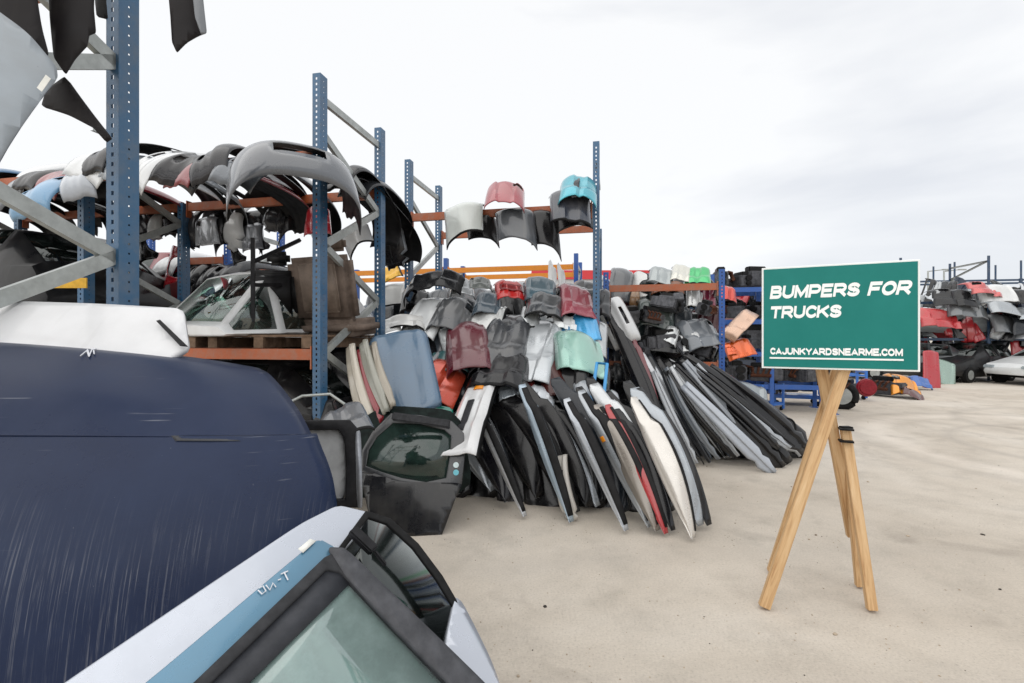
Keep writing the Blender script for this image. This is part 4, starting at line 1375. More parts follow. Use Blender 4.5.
for lb, c, b, t, wpx, kd, db, dt, fc in hung:
    put_panel("car_fender" if kd == 'hung' else "car_hood", lb, "fender" if kd == 'hung' else "hood", c, b, t, wpx, db, dt, fc, kd, bow=.22, group="panels hung over the top beam")
put_panel("bumper_corner", "dull red bumper corner lying on the top beam", "bumper corner", '#9a3a44', (504, 211), (506, 186), 40, 5.75, 6.15, V((.05, -.6, .8)), 'cover', bow=.35)
put_panel("car_hood", "turquoise hood lying highest on the top beam next to the post", "hood", '#3fa6b8', (577, 207), (579, 179), 38, 5.68, 6.1, V((.1, -.6, .8)), 'cover', bow=.28)
put_panel("trim_strip", "black strip lying across the turquoise hood", "trim", '#1f2226', (574, 196), (578, 178), 9, 5.62, 5.95, V((.1, -.6, .8)), 'strip', bow=.1)

# ------------------------------------------------------------------ long panels leaning in the second row, right of the post
SLANT = "long panels leaning to the right of the single post"
RF = V((-0.55, -0.55, 0.6))
slant = [
    ("black fender at the left end of the slanted row against the post", '#141418', (664, 462), (606, 306), 20, 'blade', RF),
    ("glossy black fender second in the slanted row", '#101014', (672, 460), (616, 318), 16, 'blade', RF),
    ("black fender with pale edge left of the dark red one in the slanted row", '#26282c', (658, 456), (622, 322), 12, 'blade', RF),
    ("dark red long fender in the slanted row", '#6a1424', (668, 458), (630, 326), 12, 'blade', RF),
    ("silver edged fender right of the dark red one", '#b4b6ba', (688, 462), (644, 352), 13, 'blade', RF),
    ("pale silver fender in the slanted row, left of the steel grey one", '#a9adb2', (693, 460), (656, 366), 11, 'blade', RF),
    ("steel grey fender in the middle of the slanted row", '#5e6670', (708, 461), (662, 372), 13, 'blade', RF),
    ("white rimmed fender bent over the steel grey one", '#c9ccce', (722, 460), (664, 376), 12, 'blade', RF),
    ("blue grey fender in the middle of the slanted row", '#53606e', (727, 459), (672, 384), 12, 'blade', RF),
    ("long black bumper with silver edge low in the slanted stack", '#a5acb6', (774, 473), (684, 384), 15, 'strip', V((-.5, -.6, .7))),
    ("black bumper lying second from the front of the slanted stack", '#121215', (782, 468), (694, 380), 20, 'strip', V((-.4, -.6, .7))),
    ("black bumper with white stripe in the slanted stack", '#1a1b1e', (789, 463), (704, 376), 20, 'strip', V((-.3, -.6, .7))),
    ("dull silver bumper strip between the black bumpers of the stack", '#8c9197', (764, 452), (692, 372), 11, 'strip', V((-.4, -.6, .7))),
    ("black bumper with jagged end reaching farthest right", '#131316', (806, 450), (708, 368), 20, 'strip', V((-.2, -.6, .8))),
    ("black bumper on top of the slanted stack with its end near the mirror", '#18181b', (790, 442), (682, 356), 18, 'strip', V((-.2, -.6, .8))),
    ("grey edged black bumper along the top of the slanted stack", '#8b9096', (774, 432), (700, 374), 8, 'strip', V((-.2, -.6, .8))),
    ("short black bumper at the back of the slanted stack", '#101013', (738, 404), (640, 358), 22, 'strip', V((-.2, -.6, .8))),
    ("lavender white lamp panel on the slanted stack", '#b9bcd6', (684, 392), (672, 370), 12, 'strip', V((-.3, -.7, .6))),
    ("white rimmed black panel at the top left of the slanted stack", '#c5c7ca', (742, 412), (668, 360), 7, 'strip', V((-.2, -.6, .8))),
    ("pale grey panel lying flat in the middle of the slanted stack", '#aab0b8', (712, 402), (688, 382), 22, 'strip', V((-.2, -.5, .9))),
]
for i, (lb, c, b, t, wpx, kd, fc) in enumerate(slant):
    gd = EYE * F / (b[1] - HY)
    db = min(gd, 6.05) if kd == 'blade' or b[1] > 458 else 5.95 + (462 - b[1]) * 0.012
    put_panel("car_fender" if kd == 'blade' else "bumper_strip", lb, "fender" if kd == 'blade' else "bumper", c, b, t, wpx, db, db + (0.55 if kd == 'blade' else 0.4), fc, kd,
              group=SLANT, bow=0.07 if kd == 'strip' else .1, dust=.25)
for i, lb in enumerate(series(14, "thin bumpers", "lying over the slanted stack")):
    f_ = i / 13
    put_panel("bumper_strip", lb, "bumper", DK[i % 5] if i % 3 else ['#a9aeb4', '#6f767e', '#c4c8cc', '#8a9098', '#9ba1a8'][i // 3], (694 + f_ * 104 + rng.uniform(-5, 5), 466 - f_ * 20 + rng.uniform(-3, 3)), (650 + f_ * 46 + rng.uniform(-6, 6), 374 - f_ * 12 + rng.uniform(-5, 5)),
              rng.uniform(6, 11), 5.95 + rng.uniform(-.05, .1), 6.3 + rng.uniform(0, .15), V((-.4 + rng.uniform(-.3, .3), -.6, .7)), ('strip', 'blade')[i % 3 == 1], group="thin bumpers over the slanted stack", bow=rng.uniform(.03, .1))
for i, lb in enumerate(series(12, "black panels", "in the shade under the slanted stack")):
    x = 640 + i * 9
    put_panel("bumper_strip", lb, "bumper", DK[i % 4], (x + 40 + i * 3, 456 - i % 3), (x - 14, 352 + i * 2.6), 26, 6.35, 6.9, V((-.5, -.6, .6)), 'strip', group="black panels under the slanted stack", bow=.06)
bm = bmesh.new()
c = W(789, 427, 6.3)
add_tube(bm, [c + V((math.cos(a) * .085 * (1 + .2 * math.sin(a)), .05 * math.sin(a), math.sin(a) * .105)) for a in [k * math.pi / 10 for k in range(20)]], .014, 8, True)
tag(mesh_obj("cable_loop", bm, RUBBER), "black hoop standing up at the right end of the slanted stack", "hoop")
# ------------------------------------------------------------------ bumpers draped over the racks on the left
def drape(lb, col, e1, e2, rise, wd, group=None, kind='bumper', face=UP, dust=.2):
    B, T = W(*e1), W(*e2)
    ln = (T - B).length
    return panel("bumper_cover", lb, "bumper cover", col, B, T, wd, face, kind, group=group, bow=rise / ln, dust=dust, thick=0.007)

drape("large grey bumper arched over the top of the blue rack, the biggest one up there", '#5b5f65', (226, 200, 4.2), (352, 216, 4.75), .58, .95, face=V((-.12, -.62, .75)))
drape("black bumper with a long tail hanging down behind the second tall post", '#17171a', (330, 190, 5.0), (408, 262, 6.4), .40, .42, face=V((0, -.2, 1)))
drape("black bumper draped right of the second tall post, nearer than the long tailed one", '#1a1a1d', (334, 182, 4.9), (384, 246, 6.0), .42, .4, face=V((.1, -.3, 1)))
drape("dark grey bumper draped between the second and third tall posts", '#2c2e32', (352, 196, 5.2), (398, 236, 6.3), .36, .38, face=V((.2, -.3, 1)))
drape("light blue bumper draped on the left rack beside the nearest post", '#6f9cc0', (30, 214, 4.5), (112, 196, 5.4), .26, .45, face=V((-.1, -.5, .85)))
drape("white bumper draped on the left rack behind the light blue one", '#d4d6d8', (18, 205, 5.2), (104, 190, 5.9), .34, .4, face=V((-.1, -.3, .9)))
drape("pale grey bumper end curling down beside the nearest post", '#aab0b8', (80, 198, 4.6), (118, 190, 5.6), .28, .3, face=V((0, -.4, .9)))
LT = "bumpers draped across the left rack"
base_z = 3.46
cols = ['#d7dadc', '#16161a', '#8f969d', '#1a1a1d', '#cfd2d4', '#15151a', '#7d1c26', '#242428', '#5f666e', '#18181b', '#3f6d94', '#26272b']
rng = random.Random(5)
for i in range(9):
    c0 = A0 - BX * (2.45 - i * 0.205) - BY * 0.28
    jit = rng.uniform(-.25, .25)
    B = c0 + UP * (base_z - 0.38 + rng.uniform(-.12, .12)) + BX * jit
    T = c0 + BY * (1.55 + rng.uniform(0, .3)) + UP * (base_z - 0.42 + rng.uniform(-.15, .1)) - BX * jit * 2
    panel("bumper_cover", f"{names[i]} from the left of the bumpers draped on the rack left of the second post", "bumper cover", cols[i], B, T,
          rng.uniform(.3, .5), V((rng.uniform(-.6, .6), -.25, 1)), 'bumper', group=LT, bow=rng.uniform(.24, .3), thick=.007, dust=.2)
for i in range(9):
    c0 = A0 - BX * (5.15 - i * 0.27) - BY * 0.2
    B = c0 + UP * (base_z - 0.42 + rng.uniform(-.12, .12))
    T = c0 + BY * (1.5 + rng.uniform(0, .3)) + UP * (base_z - 0.45 + rng.uniform(-.1, .1))
    panel("bumper_cover", f"{names[i]} from the left of the bumpers draped behind the nearest post", "bumper cover", cols[(i * 5 + 2) % 12], B, T,
          rng.uniform(.3, .42), V((rng.uniform(-.35, .35), -.1, 1)), 'bumper', group="bumpers draped behind the nearest post", bow=rng.uniform(.22, .28), thick=.007, dust=.2)
B2 = B0 - BX * 2.75 * 3
cols2 = ['#17171a', '#d5d7d8', '#1b1b1e', '#aeb2b8', '#141417', '#2a2b2f', '#c9ccce', '#18181b']
for i in range(24):
    c0 = B2 + BX * (0.2 + i * 0.225) - BY * 0.25
    B = c0 + UP * (2.45 + rng.uniform(-.25, .1))
    T = c0 + BY * (1.5 + rng.uniform(0, .3)) + UP * (2.42 + rng.uniform(-.2, .1))
    panel("bumper_cover", f"{names[i]} from the left of the bumpers on the farther left rack", "bumper cover", cols2[(i * 3) % 8], B, T,
          rng.uniform(.3, .45), V((rng.uniform(-.4, .4), -.1, 1)), 'bumper', group="bumpers on the farther left rack", bow=rng.uniform(.24, .32), thick=.007, dust=.2)
for i in range(12):
    c0 = B2 + BX * (0.3 + i * 0.43) - BY * 0.1
    B = c0 + UP * 1.62
    T = c0 + BY * 0.25 + UP * (2.25 + rng.uniform(-.2, .25)) + BX * rng.uniform(-.2, .2)
    panel("bumper_cover", f"{names[i]} from the left of the covers on the lower shelf far left", "bumper cover", cols2[(i * 5 + 1) % 8], B, T,
          rng.uniform(.35, .6), V((rng.uniform(-.6, .6), -.9, .3)), 'cover', group="covers on the lower shelf far left", bow=.22, dust=.2)
for i in range(14):
    x = 132 + i * 13.5
    put_panel("bumper_cover", f"{names[i]} from the left of the covers hanging from the left rack's rear beam", "bumper cover", ['#17171a', '#121214', '#c9ccce', '#1b1b1e', '#15151a', '#2a2b2f'][i % 6],
              (x + rng.uniform(-8, 14), 246 + rng.uniform(-16, 16)), (x + rng.uniform(-4, 4), 214 - i * .8), rng.uniform(13, 26), 6.3 - i * .03, 6.45 - i * .03, V((rng.uniform(-.5, .5), -.95, .2)), ('hung', 'fender', 'strip')[i % 3],
              group="dark covers hanging from the rear beam", bow=.22, dust=.2)
# bits seen against the sky between the two tall racks
sky_bits = [
    ("white bumper corner under the arched grey bumper", '#d9dbdb', (365, 256), (352, 224), 30, 5.6, 5.8, 'hung'),
    ("black cover hanging left of the third tall post", '#1d1d20', (396, 268), (392, 214), 30, 6.3, 6.5, 'strip'),
    ("red bumper end left of the second tall post under the grey bumper", '#b3202c', (318, 238), (318, 206), 26, 5.2, 5.4, 'cover'),
    ("silver fender end with rounded top on the middle shelf", '#a7abb0', (208, 246), (206, 214), 22, 6.0, 6.1, 'cover'),
    ("grey fender end with rounded top left of the red bumper end", '#868a90', (254, 252), (252, 222), 20, 6.0, 6.1, 'cover'),
    ("yellow scrap behind the brown seat back", '#d9a514', (392, 282), (386, 266), 26, 7.2, 7.3, 'cover'),
    ("white scrap behind the third tall post", '#d5d6d4', (395, 308), (392, 284), 34, 7.2, 7.3, 'cover'),
    ("red scrap standing behind the cut white cabin", '#b1202c', (166, 284), (174, 244), 22, 6.2, 6.4, 'fender'),
]
for lb, c, b, t, wpx, db, dt, kd in sky_bits:
    put_panel("panel_scrap", lb, "car part", c, b, t, wpx, db, dt, V((rng.uniform(-.3, .3), -.9, .3)), kd, bow=.25, dust=.2)

# ------------------------------------------------------------------ parts hanging from the near rack, upper left
def hanging():
    def tr(name, lb, cat, px, d, N, mats, bow, rnd=.15, **k):
        O = W(px[len(px) // 2][0], px[len(px) // 2][1], d)
        N = V(N).normalized()
        o = outline(name, [plane_hit(x, y, O, N) for x, y in px], O, N, mats, bow=bow, thick=.012, rnd=rnd, **k)
        tag(o, lb, cat, "parts hanging from the near rack")
        return o
    sil = paint('#8e969d', 0.36, 0.3, 0.25)
    blk = paint('#171315', 0.5, 0.0, 0.06, 0.0, 0.2, 1.0, 0.25)
    o = tr("car_fender", "big grey fender hanging at the top left with a small paper label", "fender",
           [(-160, -60), (-60, -10), (0, 20), (36, 45), (66, 80), (44, 116), (22, 152), (6, 180), (-40, 235), (-160, 250)], 1.65, (.45, -.88, .15), [sil, INNER], .10, cuts=14)
    O = W(44, 116, 1.65); N = V((.45, -.88, .15)).normalized()
    bm = bmesh.new()
    bm.faces.new([bm.verts.new(plane_hit(x, y, O + N * 0.105, N)) for x, y in ((37, 88), (46, 75), (51, 79), (42, 92))])
    lb = mesh_obj("paper_label", bm, plain("paper", '#e4e4de', 0.8, 0, 0.1, 20), o, smooth=False, solid=.002)
    lb.matrix_parent_inverse = o.matrix_world.inverted()
    tr("bumper_cover", "black bumper end hanging in the top left corner behind the grey fender", "bumper cover",
       [(-80, -140), (40, -140), (42, 0), (44, 30), (48, 56), (30, 52), (0, 30), (-80, 0)], 1.95, (.1, -.98, .15), [blk, INNER], .06)
    o = tr("bumper_cover", "black brown bumper end hanging with a ragged edge left of the nearest post", "bumper cover",
           [(54, -140), (100, -140), (99, -20), (97, 12), (98, 34), (92, 38), (90, 48), (78, 62), (68, 77), (58, 62), (55, 20)], 2.15, (.25, -.95, .15), [blk, INNER], .05, rnd=.08)
    tr("arch_liner", "black pointed liner hanging between the grey fender and the nearest post", "arch liner",
       [(66, 78), (72, 84), (90, 108), (112, 138), (106, 142), (96, 130), (72, 118), (44, 108), (48, 92)], 2.2, (.1, -.96, .2), [blk, INNER], .03, rnd=.08)
    tr("bumper_strip", "black plastic strip hanging right beside the nearest post at the top edge", "bumper",
       [(95, -140), (112, -140), (112, 14), (108, 19), (97, 17)], 2.5, (.1, -.98, .1), [PLASTIC, INNER], .02, rnd=.08)
    tr("bumper_cover", "black bumper end with grey paint hanging alone right of the nearest post", "bumper cover",
       [(160, -140), (196, -140), (203, 0), (207, 34), (200, 38), (188, 46), (178, 55), (174, 46), (173, 20)], 2.3, (.3, -.94, .1), [blk, INNER], .05, rnd=.08)
    O = W(195, 0, 2.28); N = V((.3, -.94, .1)).normalized()
    o = tr("trim_strip", "grey painted edge of the bumper end hanging right of the nearest post", "trim",
           [(188, -140), (198, -140), (204, 0), (207, 33), (202, 35), (196, 20), (193, -10)], 2.24, (.35, -.93, .1), [paint('#6f7378', .4, .2, .2), INNER], .03, rnd=.08)
hanging()

# ------------------------------------------------------------------ cars and cabins
def car_shell(name, label, loc, rz, colour, stations, windows, shield, rear, group=None, wheels=(), crush=0.03, seed=1, glass_mat=None, cat="car wreck", sub=1, lamps=True, p4=.6, scols=(3, 4, 5, 6)):
    e = empty(name, label, cat, loc, rz, group)
    rng = random.Random(seed)
    def sect(s):
        x, zl, zb, zr, hw, hr = s
        half = [(hw * .95, zl), (hw, zl + .5 * (zb - zl)), (hw * .97, zb), (hr, zr - .05 * min(1, (zr - zb) * 4)), (hr * p4, zr), (0, zr + .015)]
        return [V((x, -a, z)) for a, z in half] + [V((x, a, z)) for a, z in half[-2::-1]]
    S = [sect(s) for s in stations]
    for row in S:
        for k in range(11):
            row[k] = row[k] + V((rng.uniform(-1, 1), rng.uniform(-1, 1), rng.uniform(-1, .5))) * crush
    hole = {}
    for i in windows:
        for k in (2, 7): hole[(i, k)] = 'side_window'
    for i in shield:
        for k in scols: hole[(i, k)] = 'windscreen'
    for i in rear:
        for k in (3, 4, 5, 6): hole[(i, k)] = 'rear_window'
    def build(sel):
        bm = bmesh.new()
        vs = {}
        def gv(i, k):
            if (i, k) not in vs: vs[(i, k)] = bm.verts.new(S[i][k])
            return vs[(i, k)]
        for i in range(len(S) - 1):
            for k in range(10):
                if sel(i, k):
                    bm.faces.new((gv(i, k), gv(i + 1, k), gv(i + 1, k + 1), gv(i, k + 1)))
        return bm, gv
    bm, gv = build(lambda i, k: (i, k) not in hole)
    for i in (0, len(S) - 1):
        try:
            bm.faces.new([gv(i, k) for k in range(11)])
        except ValueError:
            pass
    bmesh.ops.recalc_face_normals(bm, faces=bm.faces[:])
    bm.normal_update()
    mid = V((sum(s_[0] for s_ in stations) / len(stations), 0, stations[len(stations) // 2][2] * .8))
    if sum(f_.calc_area() * f_.normal.dot((f_.calc_center_median() - mid).normalized()) for f_ in bm.faces) < 0:
        bmesh.ops.reverse_faces(bm, faces=bm.faces[:])
    mesh_obj("body", bm, [paint(colour, .3, .05, .22) if sum(lin(colour)[:3]) > .09 else paint(colour, .28, 0, .06, .22, .2, 1.0, .25), INNER], e, solid=.02, angle=32)
    gm = glass_mat or GLASS_DARK
    todo = {}
    for (i, k), nm in hole.items():
        key = (nm, i if nm == 'side_window' else 0, k if nm == 'side_window' else 0)
        todo.setdefault(key, []).append((i, k))
    for (nm, _, _), cells in todo.items():
        bm, gv = build(lambda i, k: (i, k) in cells)
        cen = sum((v.co for v in bm.verts), V((0, 0, 0))) / len(bm.verts)
        for v in bm.verts:
            v.co = cen + (v.co - cen) * 0.985 - V((0, 0, 0.004))
        mesh_obj(nm, bm, gm, e, solid=.005)
    # seats and dark floor inside
    xs = [s[0] for s in stations]
    bm = bmesh.new()
    add_box(bm, ((xs[0] + xs[-1]) / 2, 0, stations[len(stations) // 2][1] + .1), ((xs[-1] - xs[0]) * .8, stations[len(stations) // 2][4] * 1.7, .12))
    mesh_obj("floor_pan", bm, RUBBER, e, smooth=False)
    for (wx, r) in wheels:
        for sy in (-1, 1):
            hw = max(s[4] for s in stations)
            bm = bmesh.new()
            add_cyl(bm, (wx, sy * (hw - .16), r), (wx, sy * (hw + .012), r), r, seg=24)
            wo = mesh_obj("wheel", bm, RUBBER, e, angle=40)
            bm = bmesh.new()
            add_cyl(bm, (wx, sy * (hw - .05), r), (wx, sy * (hw + .02), r), r * .6, seg=16)
            mesh_obj("rim", bm, GALV, wo, angle=40)
    if lamps and stations[0][1] < .6:
        for sy in (-1, 1):
            bm = bmesh.new()
            s = stations[1]
            add_box(bm, (s[0] - .06, sy * s[4] * .72, s[2] - .06), (.16, .34, .13))
            bmesh.ops.bevel(bm, geom=bm.edges[:], offset=.03, segments=2, affect='EDGES')
            mesh_obj("headlight", bm, plain("lamp_lens", '#9aa3a8', .15, 0, .2, 20), e)
    return e

CAR = [(0, .35, .52, .60, .70, .62), (.12, .25, .66, .72, .80, .72), (.95, .2, .84, .90, .85, .76), (1.15, .2, .9, .97, .85, .74), (1.85, .2, .93, 1.40, .85, .60),
       (1.98, .2, .93, 1.42, .85, .60), (2.6, .2, .93, 1.43, .85, .60), (2.70, .2, .93, 1.43, .85, .60), (3.3, .2, .94, 1.40, .85, .59), (3.48, .2, .94, 1.36, .84, .58),
       (3.88, .25, .92, 1.02, .82, .62), (4.0, .35, .62, .66, .74, .62)]
CARW = dict(windows=(5, 7), shield=(3,), rear=(9,))
CABIN = [(0, 0.0, .04, .08, .72, .62), (.10, 0, .05, .12, .74, .62), (.62, 0, .06, .58, .74, .54), (.72, 0, .06, .62, .74, .53), (1.30, 0, .07, .67, .74, .53), (1.40, 0, .07, .675, .74, .53),
         (1.75, 0, .10, .66, .73, .52), (1.95, 0, .14, .60, .72, .50), (2.2, 0, .2, .40, .70, .5)]
AZ = math.atan2(BX.y, BX.x)
c = W(180, 338, 4.75); c.z = 1.62
car_shell("car_cabin", "cut off white car roof with green windscreen and red seen through its side window", c, AZ + 1.25, '#dfe1e2', [(x_ * .72,) + tuple(r_) for x_, *r_ in CABIN], (1, 3), (1,), (7,), p4=.84, scols=(4, 5), crush=.008, seed=3,
          glass_mat=glass("clear_green", '#b9d2c8', .1), cat="car cabin", lamps=False)
cab = [o_ for o_ in COL.objects if o_.name == 'car_cabin'][0]; cab.scale = (1.15, 1.12, 1.12)
bm = grid(lambda u, v: V((-.42 + .84 * u, .05 * math.sin(6 * v) - .12 * (2 * u - 1) ** 2, .05 + .5 * v)), 10, 10)
o = mesh_obj("car_hood", bm, [paint('#8a1226', .4, 0, .2), INNER], None, solid=.01)
o.location = (-2.86, 5.45, 1.68); o.rotation_euler = (math.radians(-14), 0, 1.0)
tag(o, "dark red panel seen through the side window of the cut white roof", "hood")
# black car on the shelf at the far left, red one behind
car_shell("car_wreck", "black wrecked car on the left shelf behind the nearest post", A0 - BX * 7.05 + BY * .6 + UP * 1.42, AZ, '#17181b', CAR, seed=8, crush=.03, **{k: v for k, v in CARW.items()})
car_shell("car_wreck", "dark red wrecked car on the farther rack left of the white cabin", B2 + BX * .9 + BY * .55 + UP * 1.55, AZ, '#7d1526', CAR, seed=9, crush=.03, **CARW)
car_shell("car_wreck", "black wrecked car in the shade under the shelf with the white cabin", A0 - BX * 3.9 + BY * .75, AZ, '#101013', CAR, seed=10, crush=.04, wheels=((.75, .29), (3.25, .29)), **CARW)
car_shell("car_wreck", "dark grey wrecked car on the ground behind the second tall post", B0 - BX * 4.2 + BY * .8, AZ, '#1c1d21', CAR, seed=12, crush=.04, **CARW)
bm = bmesh.new()
yp = W(70, 283, 4.25)
add_box(bm, yp, (.30, .012, .09), None)
tag(mesh_obj("number_plate", bm, plain("plate_yellow", '#d0a01c', .5, 0, .2, 20), None, smooth=False), "small yellow plate lying on the shelf left of the nearest post", "plate")

# pallet under the seats and the seats themselves
def pallet(lb, loc, rz, w_, d_):
    e = empty("pallet", lb, "pallet", loc, rz)
    wood = plain("grey_wood", '#6a5747', .85, 0, .4, 16)
    n = 7
    for i in range(n):
        bm = bmesh.new(); add_box(bm, (0, -d_ / 2 + d_ * (i + .5) / n, .115), (w_, d_ / n * .72, .022))
        mesh_obj("slat", bm, wood, e, smooth=False)
    for x in (-1, 0, 1):
        bm = bmesh.new(); add_box(bm, (x * (w_ / 2 - .07), 0, .052), (.1, d_ * .98, .10))
        mesh_obj("bearer", bm, wood, e, smooth=False)
pallet("weathered wooden pallet on the orange beams under the car seats", A0 - BX * .62 + BY * .55 + UP * 1.505, AZ, 1.15, 1.2)
pallet("weathered wooden pallet on the orange beams under the white cabin", A0 - BX * 1.9 + BY * .55 + UP * 1.505, AZ, 1.2, 1.2)

def rounded(name, parent, c, size, mat, rx=0, r=.06):
    bm = bmesh.new()
    add_box(bm, (0, 0, 0), size)
    bmesh.ops.bevel(bm, geom=bm.edges[:], offset=r, segments=4, affect='EDGES')
    for v in bm.verts:
        v.co.y += .03 * math.cos(v.co.x / size[0] * 3) * math.cos(v.co.z / size[2] * 2.5)
    o = mesh_obj(name, bm, mat, parent, angle=None)
    o.location = c; o.rotation_euler = (rx, 0, 0)
    return o
def seat(lb, loc, rz, mat, w_=.52, h_=.62):
    e = empty("car_seat", lb, "car seat", loc, rz)
    rounded("cushion", e, (0, .22, .12), (w_, .5, .18), mat, .1)
    rounded("backrest", e, (0, 0, .16 + h_ / 2), (w_, .17, h_), mat, .2)
    rounded("headrest", e, (0, .10, .30 + h_), (w_ * .5, .1, .15), mat, .2, .04)
    return e
seat("black car seat standing on the pallet between the white cabin and the brown seat", A0 - BX * .80 + BY * .42 + UP * 1.64, AZ + .35, plain("black_leather", '#18181a', .45, 0, .3, 10), .46, .5)
e = seat("wide brown grey seat back standing behind the second tall post", A0 - BX * .30 + BY * .50 + UP * 1.60, AZ - .15, plain("brown_grey_cloth", '#6b5e55', .8, 0, .4, 7), .8, .68)
rounded("back_panel", e, (.06, -.12, .50), (.46, .05, .5), plain("brown_plastic", '#75675c', .5, 0, .3, 9), .2, .02)
bm = bmesh.new()
for a, b in (((253, 300), (253, 238)), ((253, 262), (300, 240)), ((253, 285), (290, 285)), ((253, 338), (253, 300))):
    pa, pb = W(*a, 4.62), W(*b, 4.62 if b[0] < 260 else 5.0)
    add_bar(bm, pa, pb, .035, .035, V((.3, -1, 0)))
tag(mesh_obj("metal_stand", bm, PLASTIC, None, smooth=False), "black metal stand beside the white cabin on the shelf", "stand")

# shade under the shelf: door frames and dark panels
under = [
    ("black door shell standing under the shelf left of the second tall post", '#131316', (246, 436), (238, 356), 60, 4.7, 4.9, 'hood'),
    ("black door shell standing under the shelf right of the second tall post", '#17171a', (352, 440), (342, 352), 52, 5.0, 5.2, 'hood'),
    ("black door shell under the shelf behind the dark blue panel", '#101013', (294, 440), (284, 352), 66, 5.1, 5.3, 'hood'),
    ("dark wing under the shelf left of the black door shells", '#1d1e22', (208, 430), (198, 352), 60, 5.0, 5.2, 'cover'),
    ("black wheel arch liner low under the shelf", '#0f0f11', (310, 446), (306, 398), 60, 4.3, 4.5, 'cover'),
]
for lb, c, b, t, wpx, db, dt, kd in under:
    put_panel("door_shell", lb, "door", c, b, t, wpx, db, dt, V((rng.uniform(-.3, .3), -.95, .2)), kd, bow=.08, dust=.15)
bm = bmesh.new()
add_tube(bm, [W(x, y, d) for x, y, d in ((282, 420, 3.9), (290, 402, 3.95), (302, 396, 4.0), (330, 394, 4.1), (346, 405, 4.1))], .012, 8)
tag(mesh_obj("door_seal", bm, GALV), "bent grey strip under the shelf left of the second tall post", "strip")
put_panel("car_hood", "silver rimmed dark hood low between the second tall post and the black door", "hood", '#5a5d62', (352, 440), (338, 404), 46, 3.3, 3.6, V((-.2, -.6, .8)), 'cover', bow=.2)

# ------------------------------------------------------------------ engines
def engine(label, loc, rz, sc, group=None):
    e = empty("engine", label, "engine", loc, rz, group)
    metal = plain("dirty_aluminium", '#55565a', .5, .5, .5, 12)
    dark = plain("oily_black", '#161617', .4, .2, .5, 12)
    bm = bmesh.new()
    add_box(bm, (0, 0, .22), (.5, .36, .34)); add_box(bm, (.32, 0, .22), (.24, .3, .28))
    bmesh.ops.bevel(bm, geom=bm.edges[:], offset=.025, segments=2, affect='EDGES')
    mesh_obj("block", bm, metal, e)
    bm = bmesh.new(); add_box(bm, (0, 0, .44), (.46, .2, .12)); bmesh.ops.bevel(bm, geom=bm.edges[:], offset=.02, segments=2, affect='EDGES')
    mesh_obj("valve_cover", bm, dark, e)
    for x, z, r in ((-.27, .30, .09), (-.27, .14, .07)):
        bm = bmesh.new(); add_cyl(bm, (x, -.05, z), (x - .05, -.05, z), r, seg=18)
        mesh_obj("pulley", bm, dark, e)
    bm = bmesh.new()
    for k in range(4):
        add_tube(bm, [(-.18 + k * .12, -.17, .38), (-.18 + k * .12, -.27, .36), (-.18 + k * .10, -.30, .22)], .028, 8)
    add_tube(bm, [(-.22, -.30, .2), (.2, -.30, .2)], .04, 8)
    mesh_obj("manifold", bm, RUST, e)
    e.scale = (sc, sc, sc)
    return e

# ------------------------------------------------------------------ pile right of the single post
R0 = V(((606 - CX) / F * 7.35, 7.35, 0))
rack("storage_rack", "blue rack with orange beam overloaded with covers right of the single post", R0, 1, 1.65, 1.1, 2.6, [1.2, 2.35], BRIGHTBLUE, ORANGE, detail=True)
pile = [
    ("dark grey hood end standing at the top left of the loaded rack", '#54575b', (618, 302), (624, 267), 24, 'cover', 7.6, 7.8),
    ("white fender end right of the dark grey hood end", '#d6d8d7', (640, 297), (640, 270), 17, 'fender', 7.5, 7.7),
    ("silver grey rounded cover on top of the loaded rack", '#9da4a5', (661, 287), (661, 267), 26, 'cover', 7.5, 7.8),
    ("cream rounded cover on top of the loaded rack left of the green one", '#d3d2c8', (680, 284), (682, 264), 22, 'cover', 7.5, 7.9),
    ("bright green cover on top of the loaded rack", '#37b46a', (697, 287), (698, 265), 26, 'cover', 7.4, 7.8),
    ("white cover under the bright green one", '#d0d2d2', (695, 308), (694, 284), 18, 'cover', 7.5, 7.7),
    ("purple red cover at the right end of the loaded rack", '#761436', (706, 308), (706, 282), 18, 'cover', 7.5, 7.7),
    ("brown orange scrap under the cream cover", '#7a4626', (668, 295), (668, 282), 34, 'cover', 7.5, 7.6),
    ("brown door card behind the white fender end", '#8c6b48', (634, 310), (636, 288), 10, 'strip', 7.5, 7.6),
    ("white bumper with dark lamp hole beside the single post", '#cfd1d3', (628, 345), (606, 302), 28, 'bumper', 6.6, 6.9),
    ("dark green grey bumper in the middle of the loaded rack", '#3c4846', (655, 330), (657, 300), 38, 'cover', 7.2, 7.4),
    ("black cover below the dark green grey bumper", '#17181a', (662, 356), (662, 322), 36, 'cover', 7.0, 7.3),
    ("dark slate cover left of the pewter bumper", '#262b30', (680, 338), (678, 306), 26, 'cover', 7.2, 7.4),
    ("pewter bumper corner with white underside at the right of the loaded rack", '#6b7178', (706, 350), (690, 316), 34, 'cover', 7.0, 7.3),
    ("white cover under the pewter bumper corner", '#d4d6d7', (690, 352), (684, 332), 28, 'cover', 6.95, 7.1),
    ("small white cover under the dark slate one", '#c8cbcc', (668, 344), (674, 326), 16, 'cover', 6.95, 7.1),
    ("wine red lamp strip under the white bumper beside the single post", '#5e1420', (632, 352), (620, 338), 14, 'cover', 6.5, 6.6),
]
for lb, c, b, t, wpx, kd, db, dt in pile:
    put_panel("bumper_cover", lb, "bumper cover", c, b, t, wpx, db, dt, V((rng.uniform(-.4, .3), -.8, .5)), kd, bow=.25, dust=.22)
MIX = DK + ['#33383b', '#3c1018', '#1d2a2c', '#4a4e52']
